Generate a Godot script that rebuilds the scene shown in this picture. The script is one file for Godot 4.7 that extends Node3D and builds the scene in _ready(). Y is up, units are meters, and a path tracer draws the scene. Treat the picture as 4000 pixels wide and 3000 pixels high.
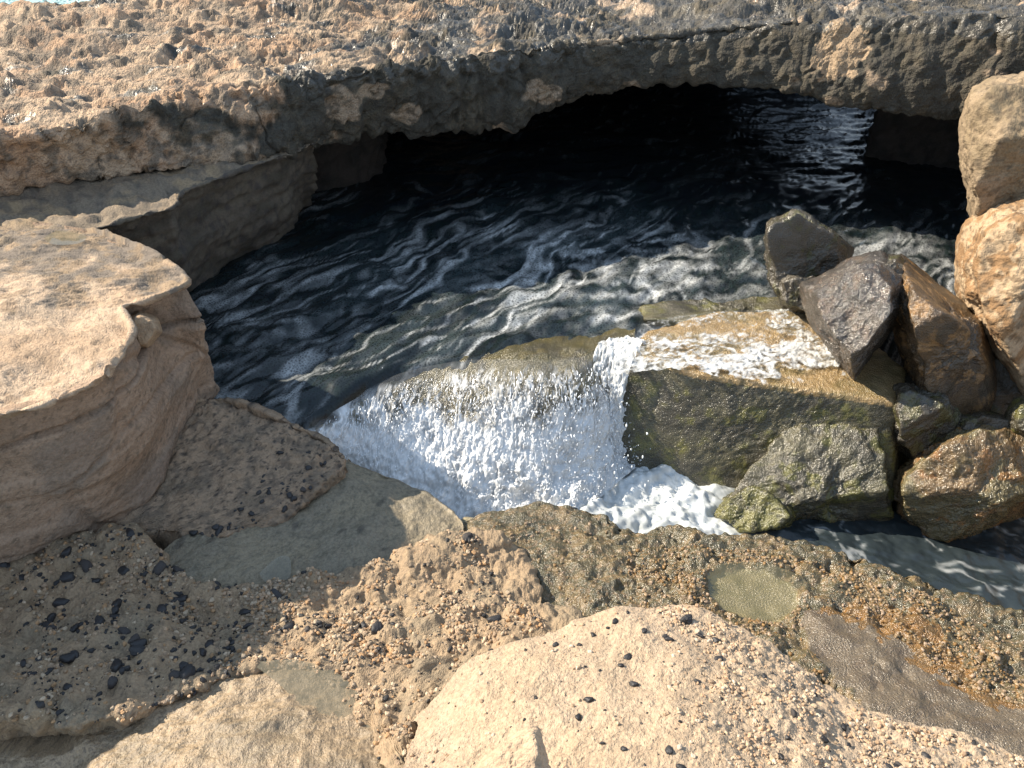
extends Node3D

# A rocky shore: a pitted rock plateau that bridges a sea cave, a pool pouring over a rock weir,
# boulders on the right, a sandstone block on the left and terraces of conglomerate in front.

const FLOW := Vector3(0.66, 0.0, -0.75)
const ACROSS := Vector3(0.75, 0.0, 0.66)

var n_soft := FastNoiseLite.new()
var n_fine := FastNoiseLite.new()
var n_ridge := FastNoiseLite.new()
var n_cell := FastNoiseLite.new()
var n_plain := FastNoiseLite.new()
var n_streak := FastNoiseLite.new()
var n_edge := FastNoiseLite.new()
var rng := RandomNumberGenerator.new()
var grain_tex: Texture2D
var speck_tex: Texture2D
var bump_tex: Texture2D
var wet_tex: Texture2D
var white_tex: Texture2D
var lace_tex: Texture2D
var mats := {}
var used_names := {}


func _ready() -> void:
	# ---- camera, sky, sun, exposure
	var cam := Camera3D.new()
	cam.name = "camera"
	cam.fov = 51.5
	cam.near = 0.05
	cam.far = 4000.0
	add_child(cam)
	cam.position = Vector3(0.0, 6.0, 0.0)
	cam.rotation_degrees = Vector3(-38.0, 0.0, 0.0)
	cam.current = true

	var sky_look := ProceduralSkyMaterial.new()
	sky_look.sky_top_color = Color(0.53, 0.61, 0.71)
	sky_look.sky_horizon_color = Color(0.84, 0.89, 0.92)
	sky_look.sky_curve = 0.14
	sky_look.ground_bottom_color = Color(0.20, 0.26, 0.28)
	sky_look.ground_horizon_color = Color(0.66, 0.76, 0.80)
	sky_look.sun_angle_max = 12.0
	var sky := Sky.new()
	sky.sky_material = sky_look
	var env := Environment.new()
	env.background_mode = Environment.BG_SKY
	env.sky = sky
	env.background_energy_multiplier = 1.0
	env.tonemap_mode = Environment.TONE_MAPPER_LINEAR
	env.tonemap_exposure = 2.0
	env.sdfgi_enabled = true
	env.ssao_enabled = true
	env.ssil_enabled = true
	var world := WorldEnvironment.new()
	world.name = "world_environment"
	world.environment = env
	add_child(world)

	var sun := DirectionalLight3D.new()
	sun.name = "sun"
	sun.light_energy = 1.6
	sun.light_color = Color(1.0, 0.95, 0.87)
	sun.light_angular_distance = 0.5
	sun.shadow_enabled = true
	add_child(sun)
	var towards := Vector3(0.95 * 0.809, -0.588, 0.31 * 0.809)
	sun.look_at_from_position(-towards * 20.0, Vector3.ZERO, Vector3.UP)

	rng.seed = 4711
	make_noise()
	make_textures()
	make_materials()

	build_sea()
	build_plateau()
	build_ledge()
	build_block()
	build_terraces()
	build_front()
	build_shelf()
	build_boulders()
	build_pool()
	build_fall()
	build_lower_water()
	build_small_things()


# ------------------------------------------------------------------ noise, textures, materials

func noise(n: FastNoiseLite, seed_value: int, kind: int, fractal: int, octaves: int, gain: float = 0.5) -> void:
	n.seed = seed_value
	n.noise_type = kind as FastNoiseLite.NoiseType
	n.frequency = 1.0
	n.fractal_type = fractal as FastNoiseLite.FractalType
	n.fractal_octaves = octaves
	n.fractal_gain = gain


func make_noise() -> void:
	noise(n_soft, 11, FastNoiseLite.TYPE_SIMPLEX, FastNoiseLite.FRACTAL_FBM, 3)
	noise(n_fine, 23, FastNoiseLite.TYPE_SIMPLEX, FastNoiseLite.FRACTAL_FBM, 4, 0.6)
	noise(n_ridge, 37, FastNoiseLite.TYPE_SIMPLEX, FastNoiseLite.FRACTAL_RIDGED, 3)
	noise(n_streak, 67, FastNoiseLite.TYPE_SIMPLEX, FastNoiseLite.FRACTAL_RIDGED, 2, 0.4)
	noise(n_plain, 41, FastNoiseLite.TYPE_SIMPLEX, FastNoiseLite.FRACTAL_NONE, 1)
	noise(n_cell, 53, FastNoiseLite.TYPE_CELLULAR, FastNoiseLite.FRACTAL_NONE, 1)
	n_cell.cellular_return_type = FastNoiseLite.RETURN_DISTANCE
	noise(n_edge, 59, FastNoiseLite.TYPE_CELLULAR, FastNoiseLite.FRACTAL_NONE, 1)
	n_edge.cellular_return_type = FastNoiseLite.RETURN_DISTANCE2_SUB


func noise_texture(seed_value: int, freq: float, octaves: int, gain: float, stops: Array, size: int = 512) -> NoiseTexture2D:
	var n := FastNoiseLite.new()
	noise(n, seed_value, FastNoiseLite.TYPE_SIMPLEX, FastNoiseLite.FRACTAL_FBM, octaves, gain)
	n.frequency = freq
	var g := Gradient.new()
	var offs := PackedFloat32Array()
	var cols := PackedColorArray()
	for s in stops:
		offs.append(s[0])
		cols.append(Color(s[1], s[1], s[1]))
	g.offsets = offs
	g.colors = cols
	var t := NoiseTexture2D.new()
	t.width = size
	t.height = size
	t.seamless = true
	t.noise = n
	t.color_ramp = g
	return t


func make_textures() -> void:
	grain_tex = noise_texture(3, 0.03, 5, 0.75, [[0.0, 0.66], [0.35, 0.84], [0.65, 0.95], [1.0, 1.0]])
	speck_tex = noise_texture(5, 0.09, 3, 0.7, [[0.0, 0.45], [0.3, 0.78], [0.6, 0.95], [1.0, 1.0]])
	bump_tex = noise_texture(7, 0.05, 5, 0.7, [[0.0, 0.0], [1.0, 1.0]])
	wet_tex = noise_texture(9, 0.012, 4, 0.6, [[0.0, 0.30], [0.42, 0.38], [0.58, 0.85], [1.0, 1.0]])
	# froth: a net of bubble walls with darker water in the meshes
	var lace := noise_texture(17, 0.045, 3, 0.55, [[0.0, 1.0], [0.22, 0.92], [0.5, 0.55], [0.8, 0.36], [1.0, 0.30]], 1024)
	var net: FastNoiseLite = lace.noise
	net.noise_type = FastNoiseLite.TYPE_CELLULAR
	net.cellular_return_type = FastNoiseLite.RETURN_DISTANCE2_SUB
	net.domain_warp_enabled = true
	net.domain_warp_amplitude = 22.0
	net.domain_warp_frequency = 0.02
	lace_tex = lace
	white_tex = noise_texture(13, 0.02, 3, 0.5, [[0.0, 0.94], [1.0, 1.0]], 256)


func rock_material(called: String, rough: float, tex: Texture2D, tex_scale: float, bump_cm: float, wet: bool = false, spec: float = 0.5) -> StandardMaterial3D:
	var m := StandardMaterial3D.new()
	m.resource_name = called
	m.vertex_color_use_as_albedo = true
	m.albedo_texture = tex
	m.uv1_triplanar = true
	m.uv1_world_triplanar = true
	m.uv1_scale = Vector3.ONE * tex_scale
	m.roughness = rough
	m.metallic_specular = spec
	m.heightmap_enabled = bump_cm > 0.0
	if bump_cm > 0.0:
		m.heightmap_texture = bump_tex
		m.heightmap_scale = bump_cm
	if wet:
		m.roughness_texture = wet_tex
	mats[called] = m
	return m


func make_materials() -> void:
	rock_material("dry_reef", 0.95, speck_tex, 0.9, 2.2)
	rock_material("wet_reef", 0.7, speck_tex, 0.9, 1.6, true)
	rock_material("sandstone", 0.9, grain_tex, 1.6, 0.9)
	rock_material("conglomerate", 0.8, grain_tex, 2.2, 0.9)
	rock_material("damp_stone", 0.5, grain_tex, 1.8, 0.7)
	rock_material("wet_stone", 0.24, speck_tex, 1.6, 1.3, false, 0.6)
	rock_material("glossy_stone", 0.17, speck_tex, 1.5, 1.6, false, 0.65)
	rock_material("pebble", 0.7, speck_tex, 4.0, 0.2)
	rock_material("wet_pebble", 0.35, speck_tex, 4.0, 0.2)

	var w := StandardMaterial3D.new()
	w.resource_name = "pool_water"
	w.vertex_color_use_as_albedo = true
	w.roughness = 0.26
	w.metallic_specular = 0.38
	w.albedo_texture = lace_tex
	w.uv1_triplanar = true
	w.uv1_world_triplanar = true
	w.uv1_scale = Vector3.ONE * 0.75
	mats["pool_water"] = w
	var s := StandardMaterial3D.new()
	s.resource_name = "sea_water"
	s.albedo_color = Color(0.62, 0.76, 0.72)
	s.roughness = 0.12
	s.heightmap_enabled = true
	s.heightmap_texture = bump_tex
	s.heightmap_scale = 20.0
	s.uv1_triplanar = true
	s.uv1_world_triplanar = true
	s.uv1_scale = Vector3.ONE * 0.08
	mats["sea_water"] = s
	var f := StandardMaterial3D.new()
	f.resource_name = "running_water"
	f.vertex_color_use_as_albedo = true
	f.albedo_texture = white_tex
	f.uv1_triplanar = true
	f.uv1_world_triplanar = true
	f.transparency = BaseMaterial3D.TRANSPARENCY_ALPHA
	f.roughness = 0.13
	mats["running_water"] = f
	var fo := StandardMaterial3D.new()
	fo.resource_name = "foam"
	fo.vertex_color_use_as_albedo = true
	fo.roughness = 0.35
	mats["foam"] = fo
	var pu := StandardMaterial3D.new()
	pu.resource_name = "puddle_water"
	pu.albedo_color = Color(0.50, 0.47, 0.38, 0.42)
	pu.transparency = BaseMaterial3D.TRANSPARENCY_ALPHA
	pu.roughness = 0.04
	mats["puddle_water"] = pu
	var clear := pu.duplicate()
	clear.resource_name = "clear_water"
	clear.albedo_color = Color(0.50, 0.47, 0.30, 0.2)
	mats["clear_water"] = clear


# ------------------------------------------------------------------ naming

func numbered(called: String) -> String:
	var k: int = used_names.get(called, 0)
	used_names[called] = k + 1
	return called if k == 0 else "%s_%03d" % [called, k]


func put(called: String, mesh: Mesh, material: Material, parent: Node = null) -> MeshInstance3D:
	var o := MeshInstance3D.new()
	o.name = numbered(called) if parent == null else called
	o.mesh = mesh
	o.material_override = material
	if parent == null:
		add_child(o, true)
	else:
		parent.add_child(o, true)
	return o


func tag(o: Node, label: String, category: String, group: String = "", kind: String = "") -> void:
	if label != "":
		o.set_meta("label", label)
	if category != "":
		o.set_meta("category", category)
	if group != "":
		o.set_meta("group", group)
	if kind != "":
		o.set_meta("kind", kind)


# ------------------------------------------------------------------ shapes

func catmull(a: Vector3, b: Vector3, c: Vector3, d: Vector3, t: float, round_by: float) -> Vector3:
	var m1 := (c - a) * 0.5 * round_by + (c - b) * (1.0 - round_by)
	var m2 := (d - b) * 0.5 * round_by + (c - b) * (1.0 - round_by)
	var t2 := t * t
	var t3 := t2 * t
	return b * (2.0 * t3 - 3.0 * t2 + 1.0) + m1 * (t3 - 2.0 * t2 + t) + c * (-2.0 * t3 + 3.0 * t2) + m2 * (t3 - t2)


func spread(line: PackedVector3Array, steps: PackedInt32Array, round_by: float) -> PackedVector3Array:
	var out := PackedVector3Array()
	var last := line.size() - 1
	for k in last:
		var a := line[maxi(k - 1, 0)]
		var d := line[mini(k + 2, last)]
		for i in steps[k]:
			out.append(catmull(a, line[k], line[k + 1], d, float(i) / steps[k], round_by))
	out.append(line[last])
	return out


# rows of control points -> {points, width, height}
func loft(rows: Array, cell: float, down: Array, round_u: float = 1.0, round_v: float = 1.0) -> Dictionary:
	var n: int = rows[0].size()
	var across := PackedInt32Array()
	for k in n - 1:
		var longest := 0.0
		for r in rows:
			longest = maxf(longest, (r[k + 1] - r[k]).length())
		across.append(clampi(int(longest / cell), 2, 120))
	var steps := PackedInt32Array(down)
	var wide: Array[PackedVector3Array] = []
	for r in rows:
		wide.append(spread(r, across, round_u))
	var width := wide[0].size()
	var height := 1
	for k in steps:
		height += k
	var points := PackedVector3Array()
	points.resize(width * height)
	var column := PackedVector3Array()
	column.resize(rows.size())
	for x in width:
		for k in rows.size():
			column[k] = wide[k][x]
		var full := spread(column, steps, round_v)
		for y in height:
			points[y * width + x] = full[y]
	return {"p": points, "w": width, "h": height}


func flat_grid(x0: float, x1: float, z0: float, z1: float, y: float, w: int, h: int, fan: float = 0.0) -> Dictionary:
	var points := PackedVector3Array()
	points.resize(w * h)
	for r in h:
		var t := float(r) / (h - 1)
		var z := lerpf(z0, z1, t) if fan == 0.0 else z0 * pow(z1 / z0, t)
		for c in w:
			var x := lerpf(x0, x1, float(c) / (w - 1))
			if fan != 0.0:
				x *= z / z0
			points[r * w + c] = Vector3(x, y, z)
	return {"p": points, "w": w, "h": h}


func normals_of(g: Dictionary, hint: Vector3) -> PackedVector3Array:
	var p: PackedVector3Array = g.p
	var w: int = g.w
	var h: int = g.h
	var out := PackedVector3Array()
	out.resize(p.size())
	var sum := Vector3.ZERO
	for y in h:
		var up := maxi(y - 1, 0) * w
		var dn := mini(y + 1, h - 1) * w
		for x in w:
			var n := (p[y * w + mini(x + 1, w - 1)] - p[y * w + maxi(x - 1, 0)]).cross(p[dn + x] - p[up + x]).normalized()
			out[y * w + x] = n
			sum += n
	if sum.dot(hint) < 0.0:
		g["turned"] = true
		for i in out.size():
			out[i] = -out[i]
	else:
		g["turned"] = false
	return out


# layers: [noise, scale (Vector3), amplitude, mode]; 0 plain, 1 folded, 2 cells as bumps
func relief(p: Vector3, layers: Array) -> float:
	var s := 0.0
	for l in layers:
		var v: float = l[0].get_noise_3dv(p * l[1])
		match l[3]:
			0: s += v * l[2]
			1: s += (absf(v) - 0.3) * l[2]
			2: s += (-v - 0.4) * l[2]
			3: s -= maxf(0.0, v - 0.25) * l[2]
			4: s -= smoothstep(-0.80, -0.97, v) * l[2]
	return s


# layers: [noise, scale (Vector3), threshold, half width, colour, strength]
func tint(p: Vector3, base: Color, layers: Array) -> Color:
	var c := base
	for l in layers:
		var v: float = l[0].get_noise_3dv(p * l[1])
		c = c.lerp(l[4], smoothstep(l[2] - l[3], l[2] + l[3], v) * l[5])
	return c


func sheet(g: Dictionary, hint: Vector3, layers: Array, colour: Callable, shift: Variant = null) -> ArrayMesh:
	var p: PackedVector3Array = g.p
	var w: int = g.w
	var h: int = g.h
	var n := normals_of(g, hint)
	g["n"] = n
	var cols := PackedColorArray()
	cols.resize(p.size())
	var own := shift != null
	for y in h:
		var v := float(y) / (h - 1)
		for x in w:
			var i := y * w + x
			var q := p[i]
			cols[i] = colour.call(q, float(x) / (w - 1), v)
			var d := relief(q, layers)
			if own:
				d += shift.call(q, float(x) / (w - 1), v)
			p[i] = q + n[i] * d
	g.p = p
	g["c"] = cols
	return finish(p, cols, grid_index(w, h, g.turned))


func grid_index(w: int, h: int, turned: bool) -> PackedInt32Array:
	var index := PackedInt32Array()
	index.resize((w - 1) * (h - 1) * 6)
	var k := 0
	for y in h - 1:
		for x in w - 1:
			var a := y * w + x
			var b := a + 1
			var d := a + w
			var e := d + 1
			if turned:
				index[k] = a; index[k + 1] = b; index[k + 2] = d
				index[k + 3] = b; index[k + 4] = e; index[k + 5] = d
			else:
				index[k] = a; index[k + 1] = d; index[k + 2] = b
				index[k + 3] = b; index[k + 4] = d; index[k + 5] = e
			k += 6
	return index


# the same sheet as two surfaces: quads for which TEST is false, then those for which it is true
func parted(whole: ArrayMesh, test: Callable) -> ArrayMesh:
	var arrays := whole.surface_get_arrays(0)
	var p: PackedVector3Array = arrays[Mesh.ARRAY_VERTEX]
	var index: PackedInt32Array = arrays[Mesh.ARRAY_INDEX]
	var one := PackedInt32Array()
	var two := PackedInt32Array()
	for k in index.size() / 6:
		var six := index.slice(k * 6, k * 6 + 6)
		if test.call(p[six[0]]):
			two.append_array(six)
		else:
			one.append_array(six)
	var m := ArrayMesh.new()
	for part in [one, two]:
		var own := arrays.duplicate()
		own[Mesh.ARRAY_INDEX] = part
		m.add_surface_from_arrays(Mesh.PRIMITIVE_TRIANGLES, own)
	return m


func finish(p: PackedVector3Array, cols: PackedColorArray, index: PackedInt32Array) -> ArrayMesh:
	var arrays := []
	arrays.resize(Mesh.ARRAY_MAX)
	arrays[Mesh.ARRAY_VERTEX] = p
	arrays[Mesh.ARRAY_COLOR] = cols
	arrays[Mesh.ARRAY_INDEX] = index
	var st := SurfaceTool.new()
	st.create_from_arrays(arrays)
	st.generate_normals()
	return st.commit()


# a boulder: many flat facets met by rounded edges, then relief. planes: [nx, ny, nz, distance]
func boulder_mesh(planes: Array, n: int, sharp: float, layers: Array, colour: Callable, at: Vector3) -> ArrayMesh:
	var normals := PackedVector3Array()
	for q in planes:
		normals.append(Vector3(q[0], q[1], q[2]) / q[3])
	var p := PackedVector3Array()
	var cols := PackedColorArray()
	var index := PackedInt32Array()
	for face in 6:
		var first := p.size()
		for j in n + 1:
			for i in n + 1:
				var a := tan((2.0 * i / n - 1.0) * PI / 4.0)
				var b := tan((2.0 * j / n - 1.0) * PI / 4.0)
				var d: Vector3
				match face:
					0: d = Vector3(1, b, a)
					1: d = Vector3(-1, b, -a)
					2: d = Vector3(a, 1, b)
					3: d = Vector3(a, -1, -b)
					4: d = Vector3(-a, b, 1)
					_: d = Vector3(a, b, -1)
				d = d.normalized()
				var s := 0.0
				for q in normals:
					var t := q.dot(d)
					if t > 0.0:
						s += pow(t, sharp)
				var r := pow(s, -1.0 / sharp)
				var v := d * r
				cols.append(colour.call(v + at, 0.0, 0.0))
				p.append(v + d * relief(v + at, layers))
		for j in n:
			for i in n:
				var a := first + j * (n + 1) + i
				index.append_array([a, a + 1, a + n + 1, a + 1, a + n + 2, a + n + 1])
	return finish(p, cols, index)


func boulder(called: String, spec: Array, n: int, sharp: float, layers: Array, colour: Callable, material: String, label: String, group: String = "", parent: Node = null) -> MeshInstance3D:
	var o := put(called, boulder_mesh(spec[1], n, sharp, layers, colour, spec[0]), mats[material], parent)
	o.position = spec[0]
	if parent == null:
		tag(o, label, called, group)
	return o


func pebble_mesh(seed_value: int, n: int, squash: Vector3, rough: float) -> ArrayMesh:
	var r := RandomNumberGenerator.new()
	r.seed = seed_value
	var planes := []
	for k in 9:
		var d := Vector3(r.randfn(), r.randfn(), r.randfn()).normalized()
		planes.append([d.x, d.y, d.z, r.randf_range(0.72, 1.0)])
	for d in [Vector3.RIGHT, Vector3.LEFT, Vector3.UP, Vector3.DOWN, Vector3.FORWARD, Vector3.BACK]:
		planes.append([d.x, d.y, d.z, 1.0])
	var shift := Vector3(seed_value * 3.7, 0, 0)
	var m := boulder_mesh(planes, n, 7.0, [[n_soft, Vector3.ONE * 1.6, rough, 0]], func(_p, _u, _v): return Color.WHITE, shift)
	var arrays := m.surface_get_arrays(0)
	var p: PackedVector3Array = arrays[Mesh.ARRAY_VERTEX]
	for i in p.size():
		p[i] = p[i] * squash
	arrays[Mesh.ARRAY_VERTEX] = p
	var st := SurfaceTool.new()
	st.create_from_arrays(arrays)
	st.generate_normals()
	return st.commit()


func V(x: float, y: float = -1.0, z: float = -1.0) -> Vector3:
	return Vector3(x, x if y < 0.0 else y, x if z < 0.0 else z)


func lin(r: float, g: float, b: float, a: float = 1.0) -> Color:
	return Color(r, g, b, a)


func inside(poly: PackedVector2Array, p: Vector3, blur: float = 0.05) -> bool:
	var k := n_soft.get_noise_3dv(p * 4.0) * blur
	return Geometry2D.is_point_in_polygon(Vector2(p.x + k, p.z - k), poly)


# ------------------------------------------------------------------ the setting

func build_sea() -> void:
	var m := PlaneMesh.new()
	m.size = Vector2(6000, 3000)
	var o := put("sea", m, mats["sea_water"])
	o.position = Vector3(0, 1.36, -1512.6)
	tag(o, "bright pale green sea beyond the far edge of the plateau", "sea", "", "structure")
	var b := PlaneMesh.new()
	b.size = Vector2(60, 30)
	var ground := StandardMaterial3D.new()
	ground.albedo_color = Color(0.25, 0.24, 0.18)
	var s := put("seabed_ground", b, ground)
	s.position = Vector3(0, -0.6, 2.0)
	tag(s, "rocky bed beneath the pool and terraces", "ground", "", "structure")


func build_plateau() -> void:
	var rows := [
		PackedVector3Array([Vector3(-10.047, -0.050, -13.200), Vector3(-6.910, -0.070, -12.451), Vector3(-5.943, -0.060, -12.534), Vector3(-4.956, -0.040, -12.601), Vector3(-3.962, 0.000, -12.683), Vector3(-3.234, 0.040, -12.850), Vector3(-2.477, 0.060, -12.922), Vector3(-1.744, 0.080, -13.800), Vector3(-0.908, 0.120, -14.700), Vector3(0.110, 0.180, -16.100), Vector3(1.630, 2.900, -16.650), Vector3(3.173, 2.900, -16.950), Vector3(4.218, 2.900, -15.750), Vector3(5.032, 2.900, -13.550), Vector3(6.264, 2.900, -13.150), Vector3(7.662, 2.900, -12.750), Vector3(10.025, 2.900, -12.550)]),
		PackedVector3Array([Vector3(-10.047, 3.350, -12.300), Vector3(-6.910, 3.330, -11.551), Vector3(-5.943, 3.340, -11.634), Vector3(-4.956, 3.360, -11.701), Vector3(-3.962, 3.400, -11.783), Vector3(-3.234, 3.440, -11.950), Vector3(-2.477, 3.460, -12.022), Vector3(-1.744, 3.480, -12.900), Vector3(-0.908, 3.520, -13.800), Vector3(0.110, 3.580, -15.200), Vector3(1.630, 3.650, -16.500), Vector3(3.173, 3.800, -16.800), Vector3(4.218, 3.900, -15.600), Vector3(5.032, 4.000, -13.400), Vector3(6.264, 4.100, -13.000), Vector3(7.662, 4.200, -12.600), Vector3(10.025, 4.300, -12.400)]),
		PackedVector3Array([Vector3(-7.866, 3.325, -9.447), Vector3(-5.773, 3.325, -9.304), Vector3(-5.023, 3.335, -9.459), Vector3(-4.304, 3.350, -9.695), Vector3(-3.625, 3.380, -9.943), Vector3(-3.000, 3.410, -10.103), Vector3(-2.359, 3.430, -10.242), Vector3(-1.675, 3.450, -10.821), Vector3(-0.925, 3.470, -11.421), Vector3(0.039, 3.500, -12.297), Vector3(1.338, 3.535, -13.126), Vector3(2.646, 3.662, -13.300), Vector3(3.664, 3.782, -12.600), Vector3(4.522, 3.892, -11.350), Vector3(5.558, 3.992, -11.000), Vector3(6.642, 4.090, -10.650), Vector3(8.398, 4.196, -10.400)]),
		PackedVector3Array([Vector3(-5.686, 3.300, -6.944), Vector3(-4.636, 3.320, -7.406), Vector3(-4.104, 3.330, -7.634), Vector3(-3.652, 3.340, -8.040), Vector3(-3.288, 3.360, -8.453), Vector3(-2.766, 3.380, -8.607), Vector3(-2.240, 3.400, -8.812), Vector3(-1.607, 3.420, -9.092), Vector3(-0.942, 3.420, -9.391), Vector3(-0.031, 3.420, -9.744), Vector3(1.046, 3.420, -10.101), Vector3(2.118, 3.525, -10.150), Vector3(3.109, 3.664, -9.950), Vector3(4.013, 3.785, -9.650), Vector3(4.852, 3.883, -9.350), Vector3(5.622, 3.980, -9.050), Vector3(6.770, 4.092, -8.750)]),
		PackedVector3Array([Vector3(-5.686, 3.300, -6.594), Vector3(-4.636, 3.320, -7.056), Vector3(-4.104, 3.330, -7.284), Vector3(-3.652, 3.340, -7.690), Vector3(-3.288, 3.360, -8.103), Vector3(-2.766, 3.380, -8.257), Vector3(-2.240, 3.400, -8.462), Vector3(-1.607, 3.420, -8.742), Vector3(-0.942, 3.420, -9.041), Vector3(-0.031, 3.420, -9.394), Vector3(1.046, 3.420, -9.751), Vector3(2.118, 3.525, -9.800), Vector3(3.109, 3.664, -9.600), Vector3(4.013, 3.785, -9.300), Vector3(4.852, 3.883, -9.000), Vector3(5.622, 3.980, -8.700), Vector3(6.770, 4.092, -8.400)]),
		PackedVector3Array([Vector3(-5.740, 3.161, -6.547), Vector3(-4.709, 3.158, -7.053), Vector3(-4.169, 3.165, -7.282), Vector3(-3.685, 3.175, -7.630), Vector3(-3.296, 3.189, -7.973), Vector3(-2.775, 3.206, -8.134), Vector3(-2.263, 3.205, -8.317), Vector3(-1.636, 3.207, -8.672), Vector3(-0.959, 3.190, -8.958), Vector3(-0.032, 3.187, -9.282), Vector3(1.042, 3.256, -9.651), Vector3(2.105, 3.365, -9.672), Vector3(3.074, 3.474, -9.444), Vector3(3.979, 3.539, -9.116), Vector3(4.783, 3.601, -8.844), Vector3(5.524, 3.679, -8.572), Vector3(6.764, 3.778, -8.244)]),
		PackedVector3Array([Vector3(-5.825, 2.942, -6.500), Vector3(-4.824, 2.902, -7.074), Vector3(-4.270, 2.905, -7.306), Vector3(-3.738, 2.915, -7.563), Vector3(-3.308, 2.921, -7.794), Vector3(-2.789, 2.934, -7.965), Vector3(-2.299, 2.900, -8.215), Vector3(-1.682, 2.873, -8.690), Vector3(-0.985, 2.829, -8.954), Vector3(-0.033, 2.822, -9.232), Vector3(1.035, 2.999, -9.620), Vector3(2.083, 3.114, -9.598), Vector3(3.019, 3.176, -9.326), Vector3(3.925, 3.153, -8.954), Vector3(4.674, 3.156, -8.726), Vector3(5.369, 3.205, -8.498), Vector3(6.755, 3.284, -8.126)]),
		PackedVector3Array([Vector3(-5.879, 2.802, -6.500), Vector3(-4.897, 2.740, -7.118), Vector3(-4.335, 2.740, -7.351), Vector3(-3.772, 2.750, -7.549), Vector3(-3.315, 2.750, -7.710), Vector3(-2.797, 2.760, -7.888), Vector3(-2.322, 2.705, -8.300), Vector3(-1.712, 2.660, -8.850), Vector3(-1.002, 2.599, -9.100), Vector3(-0.033, 2.589, -9.350), Vector3(1.030, 2.835, -9.750), Vector3(2.070, 2.955, -9.700), Vector3(2.984, 2.986, -9.400), Vector3(3.891, 2.908, -9.000), Vector3(4.605, 2.873, -8.800), Vector3(5.270, 2.904, -8.600), Vector3(6.749, 2.970, -8.200)]),
		PackedVector3Array([Vector3(-5.879, 2.822, -6.850), Vector3(-4.897, 2.760, -7.468), Vector3(-4.335, 2.760, -7.701), Vector3(-3.772, 2.770, -7.899), Vector3(-3.315, 2.770, -8.060), Vector3(-2.797, 2.780, -8.238), Vector3(-2.322, 2.765, -8.800), Vector3(-1.712, 2.720, -9.350), Vector3(-1.002, 2.659, -9.600), Vector3(-0.033, 2.649, -9.850), Vector3(1.030, 2.895, -10.250), Vector3(2.070, 3.015, -10.200), Vector3(2.984, 3.046, -9.900), Vector3(3.891, 2.968, -9.500), Vector3(4.605, 2.933, -9.300), Vector3(5.270, 2.964, -9.100), Vector3(6.749, 3.030, -8.700)]),
		PackedVector3Array([Vector3(-5.879, 2.902, -7.200), Vector3(-4.897, 2.840, -7.818), Vector3(-4.335, 2.840, -8.051), Vector3(-3.772, 2.850, -8.249), Vector3(-3.315, 2.850, -8.410), Vector3(-2.797, 2.860, -8.588), Vector3(-2.902, 2.950, -11.300), Vector3(-2.139, 2.950, -11.300), Vector3(-1.252, 2.950, -11.300), Vector3(-0.041, 2.950, -11.300), Vector3(1.288, 2.950, -11.300), Vector3(2.587, 2.950, -11.300), Vector3(3.730, 2.950, -11.300), Vector3(4.864, 2.950, -11.300), Vector3(5.756, 2.950, -11.300), Vector3(6.588, 2.950, -11.300), Vector3(8.436, 2.950, -11.300)]),
		PackedVector3Array([Vector3(-5.879, 2.952, -7.500), Vector3(-4.897, 2.890, -8.118), Vector3(-4.335, 2.890, -8.351), Vector3(-3.772, 2.900, -8.549), Vector3(-3.315, 2.900, -8.710), Vector3(-2.797, 2.910, -8.888), Vector3(-2.477, 2.920, -12.122), Vector3(-1.744, 2.920, -13.000), Vector3(-0.908, 2.920, -13.900), Vector3(0.110, 2.920, -15.300), Vector3(1.630, 2.920, -16.600), Vector3(3.173, 2.920, -16.900), Vector3(4.218, 2.920, -15.700), Vector3(5.032, 2.920, -13.500), Vector3(6.264, 2.920, -13.100), Vector3(7.662, 2.920, -12.700), Vector3(10.025, 2.920, -12.500)])]
	var g := loft(rows, 0.028, [2, 60, 72, 24, 18, 26, 22, 4, 6, 4], 0.9, 0.9)
	var tan_rock := lin(0.54, 0.39, 0.26)
	var orange := lin(0.51, 0.315, 0.19)
	var grey := lin(0.20, 0.165, 0.125)
	var dark := lin(0.09, 0.08, 0.068)
	var pale_patch := Vector3(3.649, 3.460, -9.250)
	# the seaward right is wet and weathered dark; also masks the front's painted shade
	var wet_and_shade := func(p: Vector3, more: float = 0.0) -> float:
		var k := p.x + more + n_soft.get_noise_3d(p.x * 0.5, p.y, p.z * 0.9) * 2.4 + n_fine.get_noise_3dv(p * 2.3) * 1.5
		return maxf(smoothstep(-2.1, -0.9, k - maxf(0.0, -p.z - 10.0) * 0.2), smoothstep(0.30, 0.42, n_soft.get_noise_3d(p.x * 0.8 + 4.0, 0.0, p.z * 2.4)))
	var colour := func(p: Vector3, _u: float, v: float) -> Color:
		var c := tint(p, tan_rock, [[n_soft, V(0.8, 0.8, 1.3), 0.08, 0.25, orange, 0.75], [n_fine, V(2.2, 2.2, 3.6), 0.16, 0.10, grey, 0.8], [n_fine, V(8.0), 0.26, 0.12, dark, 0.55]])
		var w: Color = tint(p, lin(0.095, 0.088, 0.075), [[n_fine, V(3.0), 0.15, 0.15, lin(0.17, 0.14, 0.095), 0.7], [n_soft, V(1.1, 1.1, 1.6), 0.36, 0.05, tan_rock, 0.85], [n_fine, V(10.0), 0.2, 0.12, lin(0.05, 0.047, 0.04), 0.6]])
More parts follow.
